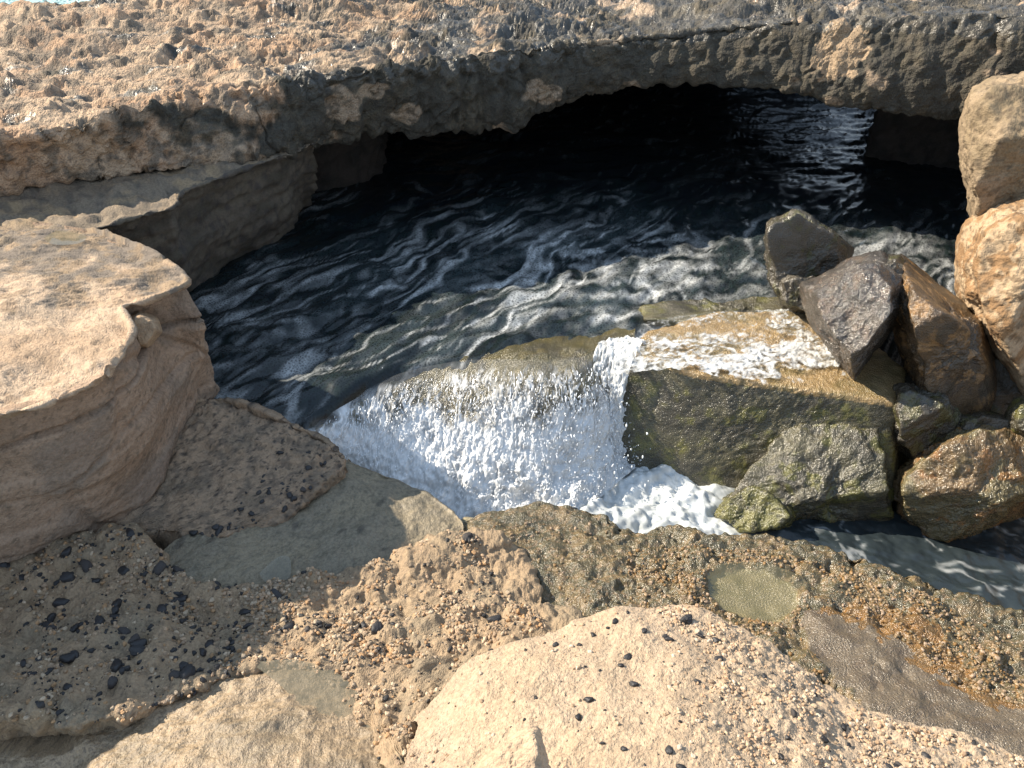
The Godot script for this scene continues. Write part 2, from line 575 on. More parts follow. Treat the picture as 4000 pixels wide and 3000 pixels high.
		if v > 0.62:  # shade on the front face is put into this darker colour
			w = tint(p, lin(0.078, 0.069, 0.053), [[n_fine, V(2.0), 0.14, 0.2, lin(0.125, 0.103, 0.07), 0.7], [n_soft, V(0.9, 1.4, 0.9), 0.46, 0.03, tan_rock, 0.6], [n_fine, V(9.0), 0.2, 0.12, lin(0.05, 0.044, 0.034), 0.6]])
			# a pale tan patch with a ragged outline
			if (p - pale_patch).length() + n_fine.get_noise_3dv(p * 4.0) * 0.16 < 0.30:
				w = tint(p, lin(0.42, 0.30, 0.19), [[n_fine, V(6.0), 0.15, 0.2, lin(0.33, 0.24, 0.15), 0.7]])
		return c.lerp(w, wet_and_shade.call(p, 1.5 if v > 0.62 else 0.0))
	var shift := func(p: Vector3, _u: float, v: float) -> float:
		if v < 0.02:
			return 0.0
		var t := n_soft.get_noise_3d(p.x * 0.8, p.y * 0.9, p.z * 1.5) * 5.0 + n_plain.get_noise_3d(p.x * 4.0, 0.0, p.z * 4.0) * 0.4
		var bench := (floorf(t) + smoothstep(0.6, 0.95, t - floorf(t))) * 0.028
		var rough := smoothstep(-0.35, 0.3, n_soft.get_noise_3d(p.x * 0.7 + 17.0, 0.0, p.z * 1.1))
		var knob := maxf(0.0, n_soft.get_noise_3d(p.x * 2.6 + 31.0, p.y * 2.0, p.z * 3.8) - 0.05) * 0.13
		var small := maxf(0.0, n_fine.get_noise_3d(p.x * 5.0 + 71.0, p.y * 3.0, p.z * 7.5)) * 0.075
		var hole := maxf(0.0, n_soft.get_noise_3d(p.x * 3.0 + 9.0, p.y * 2.4, p.z * 4.2) - 0.2) * 0.20
		var d := bench + (knob + small - hole) * (0.25 + 0.55 * rough) + n_fine.get_noise_3dv(p * 14.0) * 0.012 - 0.02
		if v > 0.56:
			# the broken front: upright flutes and hollows, sounder and smoother to the right
			var flute := absf(n_plain.get_noise_3d(p.x * 1.7, p.y * 0.8, p.z * 1.7)) * 0.12 + absf(n_plain.get_noise_3d(p.x * 4.6 + 5.0, p.y * 1.8, p.z * 4.6)) * 0.05
			var bent := n_soft.get_noise_3dv(p * 1.7) * 0.5
			var crack := smoothstep(0.08, 0.0, n_edge.get_noise_3d(p.x * 1.1 + bent, p.y * 1.6 - bent, p.z * 1.1 + bent) + 1.0) * 0.04
			var sound := smoothstep(-0.5, 1.5, p.x)
			var f := flute * lerpf(1.0, 0.55, sound) - crack * lerpf(1.0, 0.4, sound) - hole * lerpf(0.9, 0.5, sound) - 0.04 + n_fine.get_noise_3dv(p * 6.0) * lerpf(0.028, 0.020, sound)
			d = lerpf(d, f, smoothstep(0.56, 0.66, v))
		return d
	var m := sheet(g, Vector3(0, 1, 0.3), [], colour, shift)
	var pieces := parted(m, func(p): return p.y > 3.27 + smoothstep(0.0, 5.0, p.x) * 0.45 and wet_and_shade.call(p) > 0.5 and n_fine.get_noise_3dv(p * 1.6) > -0.15)
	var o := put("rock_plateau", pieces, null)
	o.set_surface_override_material(0, mats["dry_reef"])
	o.set_surface_override_material(1, mats["wet_reef"])
	tag(o, "pitted tan and dark rock plateau bridging the sea cave", "plateau", "", "structure")

	var cw := [
		PackedVector3Array([Vector3(-3.139, 3.300, -9.508), Vector3(-2.928, 3.300, -9.935), Vector3(-2.543, 3.300, -10.216), Vector3(-2.166, 3.300, -10.450), Vector3(-2.000, 3.300, -10.650), Vector3(-2.000, 3.300, -12.950), Vector3(-1.100, 3.300, -15.550), Vector3(1.700, 3.300, -16.450), Vector3(5.900, 3.300, -15.350)]),
		PackedVector3Array([Vector3(-3.039, 2.400, -9.358), Vector3(-2.828, 2.400, -9.785), Vector3(-2.443, 2.400, -10.066), Vector3(-2.066, 2.400, -10.300), Vector3(-1.900, 2.400, -10.500), Vector3(-1.900, 2.400, -12.800), Vector3(-1.000, 2.400, -15.400), Vector3(1.800, 2.400, -16.300), Vector3(6.000, 2.400, -15.200)]),
		PackedVector3Array([Vector3(-3.009, 1.900, -9.318), Vector3(-2.798, 1.900, -9.745), Vector3(-2.413, 1.900, -10.026), Vector3(-2.036, 1.900, -10.260), Vector3(-1.870, 1.900, -10.460), Vector3(-1.870, 1.900, -12.760), Vector3(-0.970, 1.900, -15.360), Vector3(1.830, 1.900, -16.260), Vector3(6.030, 1.900, -15.160)]),
		PackedVector3Array([Vector3(-3.039, 1.200, -9.358), Vector3(-2.828, 1.200, -9.785), Vector3(-2.443, 1.200, -10.066), Vector3(-2.066, 1.200, -10.300), Vector3(-1.900, 1.200, -10.500), Vector3(-1.900, 1.200, -12.800), Vector3(-1.000, 1.200, -15.400), Vector3(1.800, 1.200, -16.300), Vector3(6.000, 1.200, -15.200)])]
	var cave_shade := func(p: Vector3, _u: float, _v: float) -> Color:  # the cave's interior shade is painted into this dark rock colour
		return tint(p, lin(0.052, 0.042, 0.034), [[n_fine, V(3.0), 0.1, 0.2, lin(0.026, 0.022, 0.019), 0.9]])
	var cg := loft(cw, 0.035, [20, 14, 16], 0.6, 1.0)
	var c := put("cave_wall", sheet(cg, Vector3(1, 0, 1), [[n_soft, V(1.5), 0.12, 0], [n_ridge, V(2.2), 0.05, 0], [n_fine, V(6.0), 0.05, 0]], cave_shade), mats["sandstone"])
	tag(c, "inner wall of the sea cave behind the pool, painted dark with shade", "cave wall", "", "structure")

	var bg := loft([
		PackedVector3Array([Vector3(4.000, -0.200, -2.600), Vector3(4.500, -0.200, -3.500), Vector3(5.200, -0.200, -5.000), Vector3(5.800, -0.200, -6.500), Vector3(6.300, -0.200, -8.000), Vector3(7.100, -0.200, -10.000), Vector3(8.400, -0.200, -13.000)]),
		PackedVector3Array([Vector3(4.350, 1.400, -2.600), Vector3(4.850, 1.400, -3.500), Vector3(5.550, 1.400, -5.000), Vector3(6.150, 1.400, -6.500), Vector3(6.650, 1.400, -8.000), Vector3(7.450, 1.400, -10.000), Vector3(8.750, 1.400, -13.000)]),
		PackedVector3Array([Vector3(5.000, 2.600, -2.700), Vector3(5.500, 2.600, -3.600), Vector3(6.200, 2.600, -5.100), Vector3(6.800, 2.600, -6.600), Vector3(7.300, 2.600, -8.100), Vector3(8.100, 2.600, -10.100), Vector3(9.400, 2.600, -13.100)]),
		PackedVector3Array([Vector3(6.300, 3.300, -2.800), Vector3(6.800, 3.300, -3.700), Vector3(7.500, 3.300, -5.200), Vector3(8.100, 3.300, -6.700), Vector3(8.600, 3.300, -8.200), Vector3(9.400, 3.300, -10.200), Vector3(10.700, 3.300, -13.200)]),
		PackedVector3Array([Vector3(10.100, 3.800, -3.100), Vector3(10.600, 3.800, -4.000), Vector3(11.300, 3.800, -5.500), Vector3(11.900, 3.800, -7.000), Vector3(12.400, 3.800, -8.500), Vector3(13.200, 3.800, -10.500), Vector3(14.500, 3.800, -13.500)])], 0.06, [14, 14, 14, 20], 0.9, 0.9)
	var bank := func(p: Vector3, _u: float, _v: float) -> Color:
		return tint(p, lin(0.20, 0.15, 0.095), [[n_soft, V(0.9), 0.1, 0.2, lin(0.36, 0.26, 0.16), 0.8], [n_fine, V(3.0), 0.2, 0.15, lin(0.09, 0.075, 0.05), 0.7]])
	var bo := put("rock_bank", sheet(bg, Vector3(-1, 1, 0), [[n_soft, V(0.9), 0.20, 0], [n_ridge, V(1.4), 0.10, 0], [n_fine, V(5.0), 0.05, 0]], bank), mats["damp_stone"])
	tag(bo, "brown rock bank rising just past the boulders at the right", "bank", "", "structure")

	var pw := [
		PackedVector3Array([Vector3(7.020, 3.300, -15.100), Vector3(6.120, 3.300, -13.100), Vector3(5.320, 3.300, -11.300), Vector3(5.238, 3.300, -11.247), Vector3(5.508, 3.300, -11.084), Vector3(6.054, 3.300, -10.924), Vector3(6.700, 3.300, -10.721), Vector3(7.900, 3.300, -10.494)]),
		PackedVector3Array([Vector3(6.900, 2.300, -15.000), Vector3(6.000, 2.300, -13.000), Vector3(5.200, 2.300, -11.200), Vector3(5.118, 2.300, -11.147), Vector3(5.388, 2.300, -10.984), Vector3(5.934, 2.300, -10.824), Vector3(6.580, 2.300, -10.621), Vector3(7.780, 2.300, -10.394)]),
		PackedVector3Array([Vector3(6.900, 1.600, -15.000), Vector3(6.000, 1.600, -13.000), Vector3(5.200, 1.600, -11.200), Vector3(5.118, 1.600, -11.147), Vector3(5.388, 1.600, -10.984), Vector3(5.934, 1.600, -10.824), Vector3(6.580, 1.600, -10.621), Vector3(7.780, 1.600, -10.394)]),
		PackedVector3Array([Vector3(6.900, 1.100, -15.000), Vector3(6.000, 1.100, -13.000), Vector3(5.200, 1.100, -11.200), Vector3(5.118, 1.100, -11.147), Vector3(5.388, 1.100, -10.984), Vector3(5.934, 1.100, -10.824), Vector3(6.580, 1.100, -10.621), Vector3(7.780, 1.100, -10.394)])]
	var pg := loft(pw, 0.04, [20, 16, 14], 0.5, 1.0)
	var pl := put("rock_pillar", sheet(pg, Vector3(0, 0, 1), [[n_soft, V(1.5), 0.09, 0], [n_ridge, V(2.2), 0.05, 0], [n_fine, V(6.0), 0.05, 0]], cave_shade), mats["sandstone"])
	tag(pl, "rock pillar, painted dark with cave shade, holding up the arch at the right of the cave water", "rock")


func build_ledge() -> void:
	var g := loft([
		PackedVector3Array([Vector3(-6.066, 2.750, -7.194), Vector3(-5.389, 2.750, -7.479), Vector3(-4.930, 2.750, -7.775), Vector3(-4.646, 2.760, -7.985), Vector3(-4.375, 2.760, -8.187), Vector3(-4.399, 2.760, -8.523), Vector3(-4.132, 2.770, -8.816), Vector3(-3.816, 2.770, -9.213), Vector3(-3.603, 2.770, -9.373), Vector3(-3.056, 2.760, -9.150), Vector3(-2.700, 2.780, -9.290)]),
		PackedVector3Array([Vector3(-5.466, 2.735, -6.544), Vector3(-4.789, 2.735, -6.829), Vector3(-4.330, 2.735, -7.125), Vector3(-4.046, 2.745, -7.335), Vector3(-3.775, 2.745, -7.537), Vector3(-3.799, 2.745, -7.873), Vector3(-3.532, 2.755, -8.166), Vector3(-3.216, 2.755, -8.563), Vector3(-3.003, 2.755, -8.723), Vector3(-2.656, 2.750, -8.700), Vector3(-2.400, 2.770, -8.890)]),
		PackedVector3Array([Vector3(-4.866, 2.720, -5.894), Vector3(-4.189, 2.720, -6.179), Vector3(-3.730, 2.720, -6.475), Vector3(-3.446, 2.730, -6.685), Vector3(-3.175, 2.730, -6.887), Vector3(-3.199, 2.730, -7.223), Vector3(-2.932, 2.740, -7.516), Vector3(-2.616, 2.740, -7.913), Vector3(-2.403, 2.740, -8.073), Vector3(-2.256, 2.740, -8.250), Vector3(-2.100, 2.760, -8.490)]),
		PackedVector3Array([Vector3(-5.006, 2.614, -5.999), Vector3(-4.312, 2.614, -6.276), Vector3(-3.837, 2.614, -6.566), Vector3(-3.544, 2.623, -6.771), Vector3(-3.265, 2.623, -6.972), Vector3(-3.281, 2.623, -7.301), Vector3(-3.014, 2.632, -7.622), Vector3(-2.697, 2.632, -8.017), Vector3(-2.493, 2.632, -8.188), Vector3(-2.356, 2.632, -8.401), Vector3(-2.205, 2.651, -8.633)]),
		PackedVector3Array([Vector3(-5.385, 1.960, -6.239), Vector3(-4.584, 1.960, -6.464), Vector3(-4.010, 1.960, -6.720), Vector3(-3.669, 1.965, -6.892), Vector3(-3.338, 1.965, -7.085), Vector3(-3.310, 1.965, -7.372), Vector3(-3.035, 1.970, -7.864), Vector3(-2.711, 1.970, -8.248), Vector3(-2.566, 1.970, -8.489), Vector3(-2.497, 1.970, -8.920), Vector3(-2.372, 1.980, -9.108)]),
		PackedVector3Array([Vector3(-6.004, 1.200, -6.683), Vector3(-5.080, 1.200, -6.850), Vector3(-4.390, 1.200, -7.065), Vector3(-3.993, 1.200, -7.199), Vector3(-3.601, 1.200, -7.382), Vector3(-3.521, 1.200, -7.620), Vector3(-3.238, 1.200, -8.311), Vector3(-2.905, 1.200, -8.684), Vector3(-2.829, 1.200, -9.006), Vector3(-2.838, 1.200, -9.689), Vector3(-2.743, 1.200, -9.826)])], 0.028, [14, 16, 10, 20, 24], 0.55, 0.75)
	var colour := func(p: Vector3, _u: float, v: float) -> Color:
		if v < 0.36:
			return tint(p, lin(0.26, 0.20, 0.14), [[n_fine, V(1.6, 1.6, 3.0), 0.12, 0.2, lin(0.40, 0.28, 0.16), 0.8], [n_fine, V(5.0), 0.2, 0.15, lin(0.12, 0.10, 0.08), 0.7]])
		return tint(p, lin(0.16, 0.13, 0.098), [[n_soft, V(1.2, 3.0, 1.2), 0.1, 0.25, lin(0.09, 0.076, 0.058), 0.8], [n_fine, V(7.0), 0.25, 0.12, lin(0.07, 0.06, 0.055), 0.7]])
	var strata := func(p: Vector3, _u: float, v: float) -> float:
		return (n_plain.get_noise_3d(p.x * 0.6, p.y * 9.0, p.z * 0.6) * 0.025 if v > 0.36 else 0.0)
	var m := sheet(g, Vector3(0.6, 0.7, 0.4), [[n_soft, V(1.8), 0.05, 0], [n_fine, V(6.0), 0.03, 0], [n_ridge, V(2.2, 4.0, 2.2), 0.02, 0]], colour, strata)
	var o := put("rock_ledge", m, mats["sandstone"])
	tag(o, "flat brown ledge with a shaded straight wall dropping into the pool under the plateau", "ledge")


func build_block() -> void:
	var g := loft([
		PackedVector3Array([Vector3(-8.631, 2.800, -3.767), Vector3(-5.041, 2.800, -3.949), Vector3(-4.949, 2.800, -4.143), Vector3(-4.907, 2.800, -4.296), Vector3(-4.895, 2.800, -4.456), Vector3(-4.915, 2.800, -4.623), Vector3(-5.036, 2.800, -4.799), Vector3(-5.164, 2.800, -4.984), Vector3(-5.183, 2.800, -5.113), Vector3(-5.202, 2.800, -5.246), Vector3(-5.223, 2.800, -5.384), Vector3(-5.244, 2.800, -5.526), Vector3(-5.266, 2.800, -5.674), Vector3(-5.288, 2.800, -5.828), Vector3(-5.312, 2.800, -5.987), Vector3(-5.310, 2.800, -6.111)]),
		PackedVector3Array([Vector3(-7.188, 3.115, -3.237), Vector3(-4.315, 2.913, -3.655), Vector3(-4.171, 2.782, -3.999), Vector3(-4.030, 2.782, -4.141), Vector3(-3.932, 2.782, -4.316), Vector3(-3.912, 2.782, -4.529), Vector3(-4.004, 2.782, -4.786), Vector3(-4.159, 2.782, -5.030), Vector3(-4.082, 2.782, -5.159), Vector3(-4.015, 2.782, -5.332), Vector3(-4.084, 2.782, -5.506), Vector3(-4.239, 2.782, -5.713), Vector3(-4.415, 2.782, -5.901), Vector3(-4.559, 2.782, -6.064), Vector3(-4.816, 2.782, -6.224), Vector3(-5.112, 2.782, -6.325)]),
		PackedVector3Array([Vector3(-5.424, 3.500, -2.590), Vector3(-3.427, 3.050, -3.295), Vector3(-3.220, 2.760, -3.823), Vector3(-2.958, 2.760, -3.952), Vector3(-2.756, 2.760, -4.145), Vector3(-2.685, 2.760, -4.413), Vector3(-2.743, 2.760, -4.769), Vector3(-2.931, 2.760, -5.085), Vector3(-2.737, 2.760, -5.217), Vector3(-2.563, 2.760, -5.437), Vector3(-2.693, 2.760, -5.655), Vector3(-3.012, 2.760, -5.941), Vector3(-3.376, 2.760, -6.179), Vector3(-3.667, 2.760, -6.352), Vector3(-4.210, 2.760, -6.513), Vector3(-4.871, 2.760, -6.586)]),
		PackedVector3Array([Vector3(-5.722, 3.374, -2.752), Vector3(-3.560, 2.966, -3.421), Vector3(-3.312, 2.717, -3.902), Vector3(-3.046, 2.717, -4.035), Vector3(-2.839, 2.717, -4.230), Vector3(-2.763, 2.717, -4.505), Vector3(-2.815, 2.717, -4.859), Vector3(-2.996, 2.717, -5.177), Vector3(-2.805, 2.717, -5.311), Vector3(-2.626, 2.710, -5.507), Vector3(-2.733, 2.700, -5.615), Vector3(-3.052, 2.700, -5.901), Vector3(-3.416, 2.700, -6.139), Vector3(-3.707, 2.700, -6.312), Vector3(-4.250, 2.700, -6.473), Vector3(-4.911, 2.700, -6.546)]),
		PackedVector3Array([Vector3(-7.053, 2.600, -3.251), Vector3(-3.873, 2.450, -3.699), Vector3(-3.375, 2.450, -3.887), Vector3(-3.086, 2.450, -4.044), Vector3(-2.852, 2.450, -4.254), Vector3(-2.738, 2.450, -4.568), Vector3(-2.761, 2.450, -4.913), Vector3(-2.895, 2.450, -5.245), Vector3(-2.723, 2.450, -5.391), Vector3(-2.514, 2.400, -5.440), Vector3(-2.673, 2.410, -5.635), Vector3(-2.992, 2.410, -5.921), Vector3(-3.356, 2.410, -6.159), Vector3(-3.647, 2.410, -6.332), Vector3(-4.190, 2.410, -6.493), Vector3(-4.851, 2.410, -6.566)]),
		PackedVector3Array([Vector3(-7.591, 1.950, -3.194), Vector3(-4.033, 1.950, -3.576), Vector3(-3.510, 1.950, -3.763), Vector3(-3.183, 1.950, -3.939), Vector3(-2.889, 1.950, -4.186), Vector3(-2.756, 1.950, -4.471), Vector3(-2.740, 1.950, -4.768), Vector3(-2.742, 1.950, -5.058), Vector3(-2.700, 1.970, -5.345), Vector3(-2.628, 2.000, -5.435), Vector3(-2.643, 1.960, -5.635), Vector3(-2.962, 1.960, -5.921), Vector3(-3.326, 1.960, -6.159), Vector3(-3.617, 1.960, -6.332), Vector3(-4.160, 1.960, -6.493), Vector3(-4.821, 1.960, -6.566)]),
		PackedVector3Array([Vector3(-7.716, 1.300, -2.791), Vector3(-4.224, 1.300, -3.387), Vector3(-3.695, 1.350, -3.659), Vector3(-3.461, 1.380, -3.790), Vector3(-3.240, 1.400, -3.962), Vector3(-3.046, 1.420, -4.100), Vector3(-2.901, 1.450, -4.223), Vector3(-2.795, 1.480, -4.411), Vector3(-2.821, 1.500, -4.651), Vector3(-2.758, 1.550, -5.364), Vector3(-2.643, 1.060, -5.635), Vector3(-2.962, 1.060, -5.921), Vector3(-3.326, 1.060, -6.159), Vector3(-3.617, 1.060, -6.332), Vector3(-4.160, 1.060, -6.493), Vector3(-4.821, 1.060, -6.566)])], 0.017, [16, 70, 10, 20, 38, 40], 0.6, 0.2)
	var pale := lin(0.57, 0.42, 0.29)
	var colour := func(p: Vector3, _u: float, v: float) -> Color:
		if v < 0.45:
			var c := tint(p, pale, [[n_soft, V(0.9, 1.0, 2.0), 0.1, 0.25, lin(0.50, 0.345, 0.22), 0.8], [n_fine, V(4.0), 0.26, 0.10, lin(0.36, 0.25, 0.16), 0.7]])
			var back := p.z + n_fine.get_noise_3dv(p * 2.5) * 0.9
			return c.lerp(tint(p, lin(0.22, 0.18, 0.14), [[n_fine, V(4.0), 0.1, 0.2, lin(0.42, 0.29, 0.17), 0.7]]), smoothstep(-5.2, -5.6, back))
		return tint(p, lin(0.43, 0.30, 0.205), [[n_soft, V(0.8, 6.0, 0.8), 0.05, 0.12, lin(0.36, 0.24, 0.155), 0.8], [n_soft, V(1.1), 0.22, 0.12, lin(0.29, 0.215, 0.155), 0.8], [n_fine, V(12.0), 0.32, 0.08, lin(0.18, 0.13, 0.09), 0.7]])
	var shift := func(p: Vector3, _u: float, v: float) -> float:
		if v < 0.435:
			# thin flaking layers on the top
			var t := n_soft.get_noise_3d(p.x * 0.9, 0.0, p.z * 1.6) * 6.0 + n_fine.get_noise_3d(p.x * 4.0, 0.0, p.z * 6.0) * 0.7
			return (floorf(t) + smoothstep(0.75, 1.0, t - floorf(t))) * 0.013 + n_fine.get_noise_3d(p.x * 6.0, 0.0, p.z * 14.0) * 0.010
		# bedding: each bed stands out or back by its own amount, with shallow chips
		var y := p.y * 6.5 + p.x * 0.35 + n_soft.get_noise_3dv(p * 0.7) * 0.9
		var bed := floorf(y)
		var w := smoothstep(0.80, 1.0, y - bed)
		var one := n_plain.get_noise_2d(bed * 7.3, 1.0)
		var two := n_plain.get_noise_2d((bed + 1.0) * 7.3, 1.0)
		var chip := maxf(0.0, n_edge.get_noise_3d(p.x * 1.3, p.y * 2.2, p.z * 1.3) + 0.75) * 0.05
		var crack := smoothstep(0.06, 0.0, n_edge.get_noise_3d(p.x * 0.8 + 3.0, p.y * 1.2, p.z * 0.8) + 1.0) * 0.035
		return lerpf(one, two, w) * 0.030 + chip - crack - smoothstep(0.03, 0.0, absf(p.y + n_soft.get_noise_3dv(p * 0.8) * 0.06 - 2.45)) * 0.07
	var m := sheet(g, Vector3(0.6, 0.8, 0.5), [[n_soft, V(1.1), 0.035, 0], [n_fine, V(6.0), 0.012, 0], [n_fine, V(26.0), 0.005, 0]], colour, shift)
	var o := put("sandstone_block", m, mats["sandstone"])  # its unseen left end is raised and lengthened to cast more shadow
	tag(o, "huge pale sandstone block with sunlit flat top and shaded rounded face", "rock")

	var ag := loft([
		PackedVector3Array([Vector3(-2.673, 0.260, -5.456), Vector3(-2.306, 0.240, -5.480), Vector3(-1.988, 0.200, -5.379), Vector3(-1.706, 0.160, -5.232), Vector3(-1.456, 0.120, -5.124), Vector3(-1.299, 0.060, -4.996), Vector3(-1.269, -0.020, -4.946), Vector3(-1.299, -0.440, -4.916)]),
		PackedVector3Array([Vector3(-2.773, 1.540, -5.326), Vector3(-2.406, 1.520, -5.350), Vector3(-2.088, 1.480, -5.249), Vector3(-1.806, 1.440, -5.102), Vector3(-1.556, 1.400, -4.994), Vector3(-1.399, 1.340, -4.866), Vector3(-1.369, 1.260, -4.816), Vector3(-1.399, 0.840, -4.786)]),
		PackedVector3Array([Vector3(-2.793, 1.660, -5.306), Vector3(-2.426, 1.640, -5.330), Vector3(-2.108, 1.600, -5.229), Vector3(-1.826, 1.560, -5.082), Vector3(-1.576, 1.520, -4.974), Vector3(-1.419, 1.460, -4.846), Vector3(-1.389, 1.380, -4.796), Vector3(-1.419, 0.960, -4.766)]),
		PackedVector3Array([Vector3(-2.765, 1.620, -4.949), Vector3(-2.401, 1.610, -4.943), Vector3(-2.091, 1.580, -4.908), Vector3(-1.817, 1.540, -4.850), Vector3(-1.581, 1.500, -4.781), Vector3(-1.432, 1.450, -4.757), Vector3(-1.402, 1.370, -4.707), Vector3(-1.432, 0.950, -4.677)]),
		PackedVector3Array([Vector3(-2.875, 1.520, -4.588), Vector3(-2.518, 1.520, -4.630), Vector3(-2.197, 1.500, -4.598), Vector3(-1.925, 1.480, -4.534), Vector3(-1.721, 1.460, -4.482), Vector3(-1.634, 1.430, -4.460), Vector3(-1.604, 1.350, -4.410), Vector3(-1.634, 0.930, -4.380)]),
		PackedVector3Array([Vector3(-2.899, 1.480, -4.224), Vector3(-2.617, 1.480, -4.282), Vector3(-2.354, 1.460, -4.262), Vector3(-2.129, 1.440, -4.233), Vector3(-1.949, 1.420, -4.213), Vector3(-1.813, 1.390, -4.250), Vector3(-1.783, 1.310, -4.200), Vector3(-1.813, 0.890, -4.170)]),
		PackedVector3Array([Vector3(-3.294, 1.400, -3.926), Vector3(-2.919, 1.420, -4.044), Vector3(-2.605, 1.420, -4.044), Vector3(-2.377, 1.400, -4.025), Vector3(-2.210, 1.380, -4.034), Vector3(-2.068, 1.350, -4.069), Vector3(-2.038, 1.270, -4.019), Vector3(-2.068, 0.850, -3.989)]),
		PackedVector3Array([Vector3(-3.294, 1.100, -3.876), Vector3(-2.919, 1.120, -3.994), Vector3(-2.605, 1.120, -3.994), Vector3(-2.377, 1.100, -3.975), Vector3(-2.210, 1.080, -3.984), Vector3(-2.068, 1.050, -4.019), Vector3(-2.038, 0.970, -3.969), Vector3(-2.068, 0.550, -3.939)])], 0.012, [10, 8, 22, 22, 22, 20, 8], 0.8, 0.8)
	var ac := func(p: Vector3, _u: float, _v: float) -> Color:
		return tint(p, lin(0.40, 0.28, 0.18), [[n_soft, V(2.0), 0.1, 0.2, lin(0.27, 0.20, 0.135), 0.8], [n_fine, V(8.0), 0.2, 0.15, lin(0.15, 0.115, 0.085), 0.7], [n_fine, V(16.0), 0.34, 0.08, lin(0.03, 0.028, 0.026), 0.8]])
	var steps := func(p: Vector3, u: float, _v: float) -> float:
		return n_edge.get_noise_3dv(p * 3.0) * 0.03 + (n_cell.get_noise_3dv(p * 14.0) * -0.03 if u > 0.62 else 0.0)
	var ao := put("sloping_rock", sheet(ag, Vector3(0.3, 1, 0.1), [[n_soft, V(2.5), 0.05, 0], [n_fine, V(12.0), 0.02, 0]], ac, steps), mats["conglomerate"])
	tag(ao, "sloping brown rock foot between the sandstone block and the foaming water", "rock")
	scatter_cobbles(ao, ag, 60, 0.012, 0.038, func(u, v): return u > 0.45 and v > 0.3 and u < 0.9)


